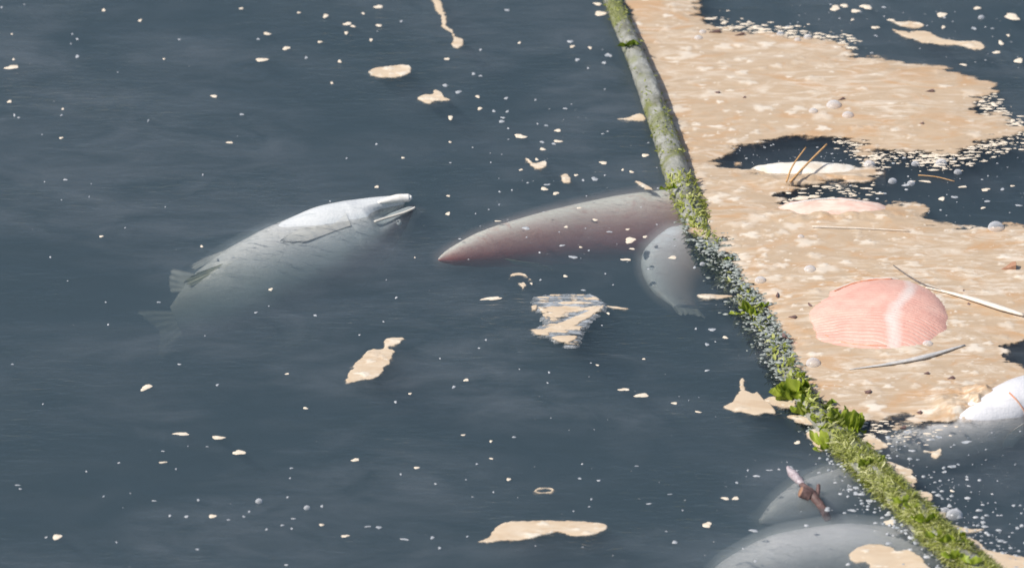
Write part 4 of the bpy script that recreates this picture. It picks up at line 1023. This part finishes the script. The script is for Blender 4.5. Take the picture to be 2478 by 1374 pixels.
fl = """251,25,11 339,50,11 584,21,10 723,31,9 788,39,16 879,33,9 841,58,24,10 854,64,16,6 838,80,12 646,82,20,9 625,95,10w 693,117,24,10 774,102,11 633,145,29,14 741,140,11w 822,149,12 29,163,40,12 33,144,8
23,246,15,8 175,83,8w 187,95,9w 172,106,7w 187,137,14w 434,96,8w 397,143,9,4 518,233,20,8 585,277,12w 359,292,6,9w 152,264,8 149,279,8w 35,279,7,11w 45,285,8w 148,334,10 556,345,16,8 158,435,12,7w 108,440,6w 491,423,5,9w
803,201,9 839,383,7w 221,445,5w 149,484,5w 216,476,4,8w 102,326,5w 4,18,8w 59,11,6w 29,83,6 916,17,25,11 917,62,18,8 898,97,11 971,52,10w 1227,25,14,10w 1257,104,9 1082,143,13,9 1163,121,10w 1146,179,14,9w 1163,184,10w
1077,207,18,10w 1109,223,21,11w 1090,285,15,13 1156,234,12 1161,263,14,9 1225,238,14,8w 1296,242,8w 1368,263,12,6w 1195,269,12w 1228,270,11w 1217,285,14,7w 1214,294,21,9w 1230,311,8w 1259,330,33,13 1350,316,21,8 1322,304,11w
1301,300,7w 1350,342,21,9 1340,348,12w 1313,361,17,8 1312,344,14,8w 1460,394,23,9 1561,376,23,9 1528,416,13,7 1507,411,8 1464,424,7w 1394,424,10 1411,436,10w 1439,433,20,15w 1317,457,21,10 1345,468,16,10 1324,447,18,7w
912,452,14,7 1089,344,8 1090,394,7w 1239,460,7w 1209,464,8w 975,382,8 911,349,9w 1380,101,17,12w 1385,113,14,8 1428,116,11 1472,134,21,16w 1462,152,17,8w 1423,165,8w 1397,145,17,10w 1464,216,7w 1085,474,9 1453,33,38,14 1446,10,24,9
1261,411,12,5 1299,386,10 1273,552,25,12w 1440,532,13,8 1525,581,32,18 1561,573,13,7 1515,628,25,8 1530,602,13,6 1387,622,27,11w 1405,598,10,5 1306,611,8w 1360,594,22,5w 1425,606,9,5w 1475,561,17,6w 1370,549,12,6 1519,555,13,5
1402,503,11,6 1204,535,15,4 1084,517,15,9 1368,668,13,7 1308,677,8w 1286,686,8 1465,662,7w 1484,689,6w 1628,623,25,9 1681,647,11w 1412,702,16,5w 1684,795,9w 1723,797,30,9w 1755,816,17,7 1711,833,16,9w 1472,758,9 1457,787,6w
1176,822,8w 1004,623,5 1151,517,6w 1208,495,7w 30,881,8w 434,881,14,4w 526,931,11,7w 695,904,12,5 739,987,15,6 354,937,46,8r 439,1049,44,9 528,1058,43,9 579,1094,39,13 394,1118,20,5 288,1119,10,4w 394,1091,10,4w 426,1134,7w 860,1112,23,9
705,1132,13,4w 702,1156,9,4w 43,1173,15,5w 49,1182,12,4w 251,1200,8w 373,1211,14,4w 480,1209,10w 514,1248,25,9 411,1247,10,7w 451,1249,16,7w 553,1257,10,5w 138,1298,29,14 112,1299,9,5w 478,1328,10,7w 282,1311,8,5w 835,1296,20,8
778,1269,11,8 706,1278,8w 890,1273,18,5w 779,1224,10,8w 696,1202,8w 693,1366,10,7w 603,1237,9w 590,1249,9w 683,1270,13,5w 645,1280,9w 710,1254,14,4w 209,1140,7w 455,1079,5w 501,1080,8,3w 104,977,6w 1128,919,18,7 1098,936,12,9w
957,972,11,8w 992,952,11,5 1510,942,28,9 1553,956,33,15 1632,975,20,6 1329,901,9w 1325,926,7w 1446,883,11,4 1558,868,11,4 1689,996,18,5 1188,1067,10,6 1121,1052,14,4 1244,1057,11,6w 1008,1131,13,8 1231,1159,15,7 1189,1109,12,4
1154,1122,10,5w 1449,1162,10,7w 1403,1157,13,6w 1409,1122,7w 1540,1127,12,4w 970,1147,8w 1054,1170,9,5w 1194,1190,7w 1431,1207,8w 1426,1225,6w 1388,1236,6w 1570,1218,19,4w 1621,1195,14,4w 1633,1311,21,9w 1652,1234,6w 1046,1300,14,9w
1064,1325,12,7w 979,1304,25,6w 917,1275,20,8w 1131,1297,9,5w 1159,842,7w 1065,867,6w 928,778,7w 959,720,9,7w 870,810,8,4w 655,700,13,8 763,763,13,6w 619,756,12,5w 384,731,11,6w 488,596,9,7 799,487,6w 400,501,5w 935,677,5w 496,812,5w
122,622,8w 303,551,6w 245,572,10 262,785,8w 256,731,7w 1711,896,20,5w 1930,1070,17,10 1831,1151,20,8w 1783,1167,11,6w 1755,1205,22,8 1780,1205,22,8 1711,1269,28,15 1824,1283,29,9w 1828,1357,12,7w 1810,1137,8w 1862,1137,20,4w
1885,1135,11,4w 2002,1229,14,9w 2105,1211,20,12w 2071,1193,20,12w 2062,1234,28,8w 2153,1263,38,16 2196,1044,32,10w 2252,1063,24,8w 2272,1057,24,8w 2338,1069,33,10w 2207,1090,20,8w 2304,1128,35,8w 2340,1153,9w 2304,1187,13,6
2453,1222,14,7w 2409,1215,6w 2319,1123,11,6w 2286,1141,15,8w 2344,1175,11,6w 2462,1277,14,8w 2021,20,28,18 2043,14,23,11 2070,27,29,10 2096,17,32,15 2279,36,32,14 2365,20,22,9 2118,67,20,10 2157,49,18,9 2283,66,12 2422,104,14,15
2412,127,22,9 2449,41,46,12d 2465,147,28,15 2332,157,20,6 1908,65,13w 2063,48,9 2357,69,15,12w 2330,452,20,7 2279,481,20,11 2310,477,20,10w 2385,459,25,9 2426,458,14,9w 2450,450,16,4 2389,487,24,6w 2465,497,24,6w 2379,503,16,5
2098,456,30,6 2240,439,28,7 2208,439,18,5 2192,448,24,9w 2141,468,12,6w 2440,86,10 2139,18,14,6w 1190,722,54,5r"""
ANCH = [(300, 250, 'on the open water beyond the pale salmon'), (760, 90, 'beyond the oval peach foam lump'), (1120, 180, 'around the puzzle-piece foam patch'), (1330, 340, 'between the foam chain and the red-flanked fish'),
        (1440, 120, 'beside the bare grey rope'), (700, 640, 'over or beside the pale salmon'), (1400, 580, 'over the red-flanked fish'), (1370, 760, 'around the square scum film'), (1660, 700, 'beside the pale hanging fish'),
        (900, 900, 'around the two-lobed foam patch'), (420, 1090, 'on the wide open water this side of the pale salmon'), (520, 1260, 'among bubbles on the near open water'), (1080, 1290, 'around the cigar-shaped foam patch'), (1330, 1120, 'around the hollow foam ring'),
        (1600, 960, 'between the scum film and the green sea lettuce'), (1780, 1200, 'around the broken twig'), (2090, 1220, 'beside the mossy rope'), (2300, 1110, 'over the white-bellied fish'), (2150, 40, 'beside the long mottled foam streak'),
        (2430, 90, 'beyond the tip of the foam mat'), (2300, 460, 'in the dark bay of the foam mat')]
def where(x, y): return min(ANCH, key=lambda a: (a[0]-x)**2+(1.6*(a[1]-y))**2)[2]
def form(w_, h_):
    if w_ >= 26: return 'broad' if h_ > w_*.42 else 'long slender'
    if w_ >= 14: return 'mid-sized' if h_ > w_*.5 else 'slim'
    return 'tiny'
for k, tok in enumerate(fl.split()):
    flag = tok[-1] if tok[-1] in 'wrd' else ''
    q = [float(x) for x in tok.rstrip('wrd').split(',')]
    x, y, w_ = q[:3]; h_ = q[3] if len(q) > 3 else w_*.75
    s_ = mpp(x, y); wm = w_*s_/2*.88; hm = max(h_*s_/SE/2*.72, .0012)
    is_w = flag == 'w'
    if is_w: wm *= .85; hm *= .85
    o = obj('froth_fleck' if is_w else 'foam_fleck', (white if is_w else cream)[k % (8 if is_w else 10)], None, V(x, y, 0.0))
    if flag == 'r': wm, hm = wm*1.05, .006; o.rotation_euler.z = .75 if x < 500 else .25
    elif flag == 'd': hm = .012; o.rotation_euler.z = -.35
    else: o.rotation_euler.z = rng.choice((0, math.pi))+rng.uniform(-.25, .25)
    o.scale = (wm, hm, min(.0016, .0006+.06*min(wm, hm)))
    if is_w: tag(o, form(w_, h_)+' white froth fleck '+where(x, y), 'froth', 'white froth flecks')
    else: tag(o, form(w_, h_)+' cream foam fleck '+where(x, y), 'foam', 'cream foam flecks')

# ------------------------------------------------------------------ bubbles
def dome_mesh():
    n, m = 8, 20; vs = []
    for i in range(n+1):
        a = math.pi/2*i/n
        vs += [(math.cos(a)*math.cos(2*math.pi*j/m), math.cos(a)*math.sin(2*math.pi*j/m), math.sin(a)) for j in range(m)]
    return np_mesh('bubble', vs, grid_faces(n+1, m, True), M['bubble'])
dm = dome_mesh()
for (x, y, r_) in [(2018, 258, 19), (2052, 282, 15), (2104, 400, 14), (2160, 440, 11), (2278, 396, 14), (2318, 418, 10), (2310, 1247, 20), (2288, 1236, 11), (627, 1213, 9), (743, 1229, 8), (2410, 552, 20), (2375, 44, 8), (1968, 272, 12),
                   (2205, 445, 10), (1960, 655, 16), (1938, 575, 9), (2275, 985, 12), (1968, 880, 18), (2245, 835, 14), (1840, 680, 14), (1700, 640, 7), (2215, 398, 10), (1888, 84, 9), (1955, 92, 10), (1930, 98, 8), (1690, 95, 11), (1700, 80, 9)]:
    o = obj('bubble', dm, None, V(x, y, .0015 if 1 else 0)); rr_ = r_*mpp(x, y); o.scale = (rr_, rr_, rr_*.8)
    bw = 'in the dark bay of the foam mat' if (2090 < x < 2400 and 380 < y < 460) else 'on the tan foam mat' if (x > 1680 and 80 <= y < 1000) else 'beside the mossy rope' if x > 2200 and y > 1200 else 'on open water'
    tag(o, ('large' if r_ > 16 else 'mid-sized' if r_ > 10 else 'small')+' translucent white bubble dome '+bw, 'bubble', 'surface bubbles')

# ------------------------------------------------------------------ straws, quills, twig, chips
thing_tube('straw', [G(1903, 440, .016), G(1918, 402, .030), G(1950, 357, .044)], .0022, .0014, M['straw'], 'shorter of two tan straws sticking up from the bleached belly', 'straw', 'upright straws', n=14, m=7, rough=.1)
thing_tube('straw', [G(1912, 440, .016), G(1950, 400, .032), G(2001, 349, .050)], .0026, .0018, M['straw'], 'longer of two tan straws sticking up from the bleached belly', 'straw', 'upright straws', n=14, m=7, rough=.1)
thing_tube('straw', [G(2222, 424, .003), G(2265, 428, .003), G(2310, 439, .003)], .0012, .0009, M['straw'], 'thin brown straw floating among bubbles in the dark bay', 'straw', None, n=12, m=6)
qd = empty('quill', V(2330, 715)); tag(qd, 'pale tapered quill with a dark stem lying beside the pink flank', 'quill')
tube('stem', [G(2162, 642, .010), G(2200, 668, .012), G(2240, 690, .012), G(2285, 706, .011)], .0012, .0014, M['darkline'], qd, 24, 6)
tube('shaft', [G(2240, 695, .010), G(2290, 706, .011), G(2350, 722, .012), G(2420, 744, .012), G(2478, 762, .010)], [.002, .0036, .006, .0072, .004], 0, M['quill'], qd, 30, 8, .08, 3, .6)
thing_tube('quill', [G(2056, 893, .006), G(2150, 880, .009), G(2240, 862, .010), G(2335, 834, .007)], [.001, .0035, .0062, .0015], 0, M['greyquill'], 'long grey quill lying in the foam below the pink flank', 'quill', None, n=30, m=8, flat=.6)
thing_tube('straw', [G(1965, 548, .008), G(2080, 552, .008), G(2200, 558, .008)], .0012, .0008, M['quill'], 'faint pale thread on the foam by the rosy strip', 'thread', None, n=16, m=6)
def chip(px, py, w_, h_, t_, ang, mat, label, group=None):
    s_ = mpp(px, py)
    A = np.array([(-1, -.25), (-.2, -.55), (.85, -.75), (1, .1), (.55, .7), (-.3, .25)])
    sc_ = np.array((w_*s_/2, h_*s_/SE/2))
    c_, n_ = math.cos(ang), math.sin(ang)
    xy = A*sc_; xy = np.stack([xy[:, 0]*c_-xy[:, 1]*n_, xy[:, 0]*n_+xy[:, 1]*c_], -1)
    zt = np.array((0, .3, 1.0, 1.2, .8, .2))*t_
    v = np.vstack([np.column_stack([xy, np.zeros(6)]), np.column_stack([xy*.94, zt+.0015])])
    me = bpy.data.meshes.new('bark_chip')
    me.from_pydata([tuple(p) for p in v], [], [tuple(range(6, 12)), tuple(range(5, -1, -1))]+[(k, (k+1) % 6, 6+(k+1) % 6, 6+k) for k in range(6)])
    me.materials.append(mat); me.update()
    return tag(obj('bark_chip', me, None, V(px, py, .0035)), label, 'chip', group)
chip(2440, 650, 40, 16, .012, .1, M['wood'], 'wedge-shaped brown bark chip standing on the foam mat')
DK = 'tiny dark chip lying on the foam mat'
for (x, y, w_, h_) in [(1918, 768, 20, 9), (2100, 948, 18, 9), (2098, 951, 10, 5), (2224, 998, 12, 8), (1895, 813, 8, 14), (2230, 300, 10, 5), (2250, 222, 22, 7), (2035, 242, 20, 5), (1958, 740, 6, 14), (2342, 738, 8, 6), (2225, 790, 10, 9), (2330, 705, 6, 5), (2412, 942, 8, 5),
                       (1730, 78, 30, 7), (1790, 85, 26, 5), (1735, 225, 16, 6), (1800, 238, 10, 4), (2300, 916, 20, 8), (2185, 1035, 16, 8), (2240, 905, 18, 6), (1880, 715, 6, 16)]:
    chip(x, y, w_, h_, .003, rng.uniform(-.6, .6), M['bark'], ('slender' if w_ > 2.4*h_ else 'upright' if h_ > w_ else 'stubby')+' dark chip lying on the '+('tongue of the foam mat beyond the dark hole' if y < 320 else 'foam mat around the pink flank' if y < 860 else 'curdled rim of the foam mat by the white-bellied fish'), 'dark chips on the foam')
tw = empty('broken_twig', V(1960, 1195)); tag(tw, 'broken dark twig with a pale cut stub and crusted tip poking from the water', 'twig')
tube('stem', [G(1940, 1172, .012), G(1960, 1192, .012), G(1978, 1212, .006), G(1992, 1232, -.006), G(2004, 1256, -.026)], [.0055, .0105, .0080, .0085, .0080], 0, M['bark'], tw, 30, 12, .16, 5)
tube('crusted_tip', [G(1906, 1130, .018), G(1918, 1146, .017), G(1932, 1160, .015), G(1944, 1175, .012)], [.0035, .0085, .0080, .0045], 0, M['greybark'], tw, 24, 12, .35, 9)
tube('cut_stub', [G(1962, 1200, .010), G(1950, 1194, .014), G(1938, 1189, .018)], [.0105, .0115, .0118], 0, M['bark'], tw, 12, 14, .08, 3)
tube('cut_face', [G(1939, 1189.5, .0178), G(1936.5, 1188.5, .0188)], [.0106, .0098], 0, M['wood'], tw, 4, 14)
tube('side_shoot', [G(1976, 1208, .006), G(1979, 1190, .012), G(1981, 1172, .020)], [.0050, .0046, .0036], 0, M['bark'], tw, 12, 8, .1, 2)
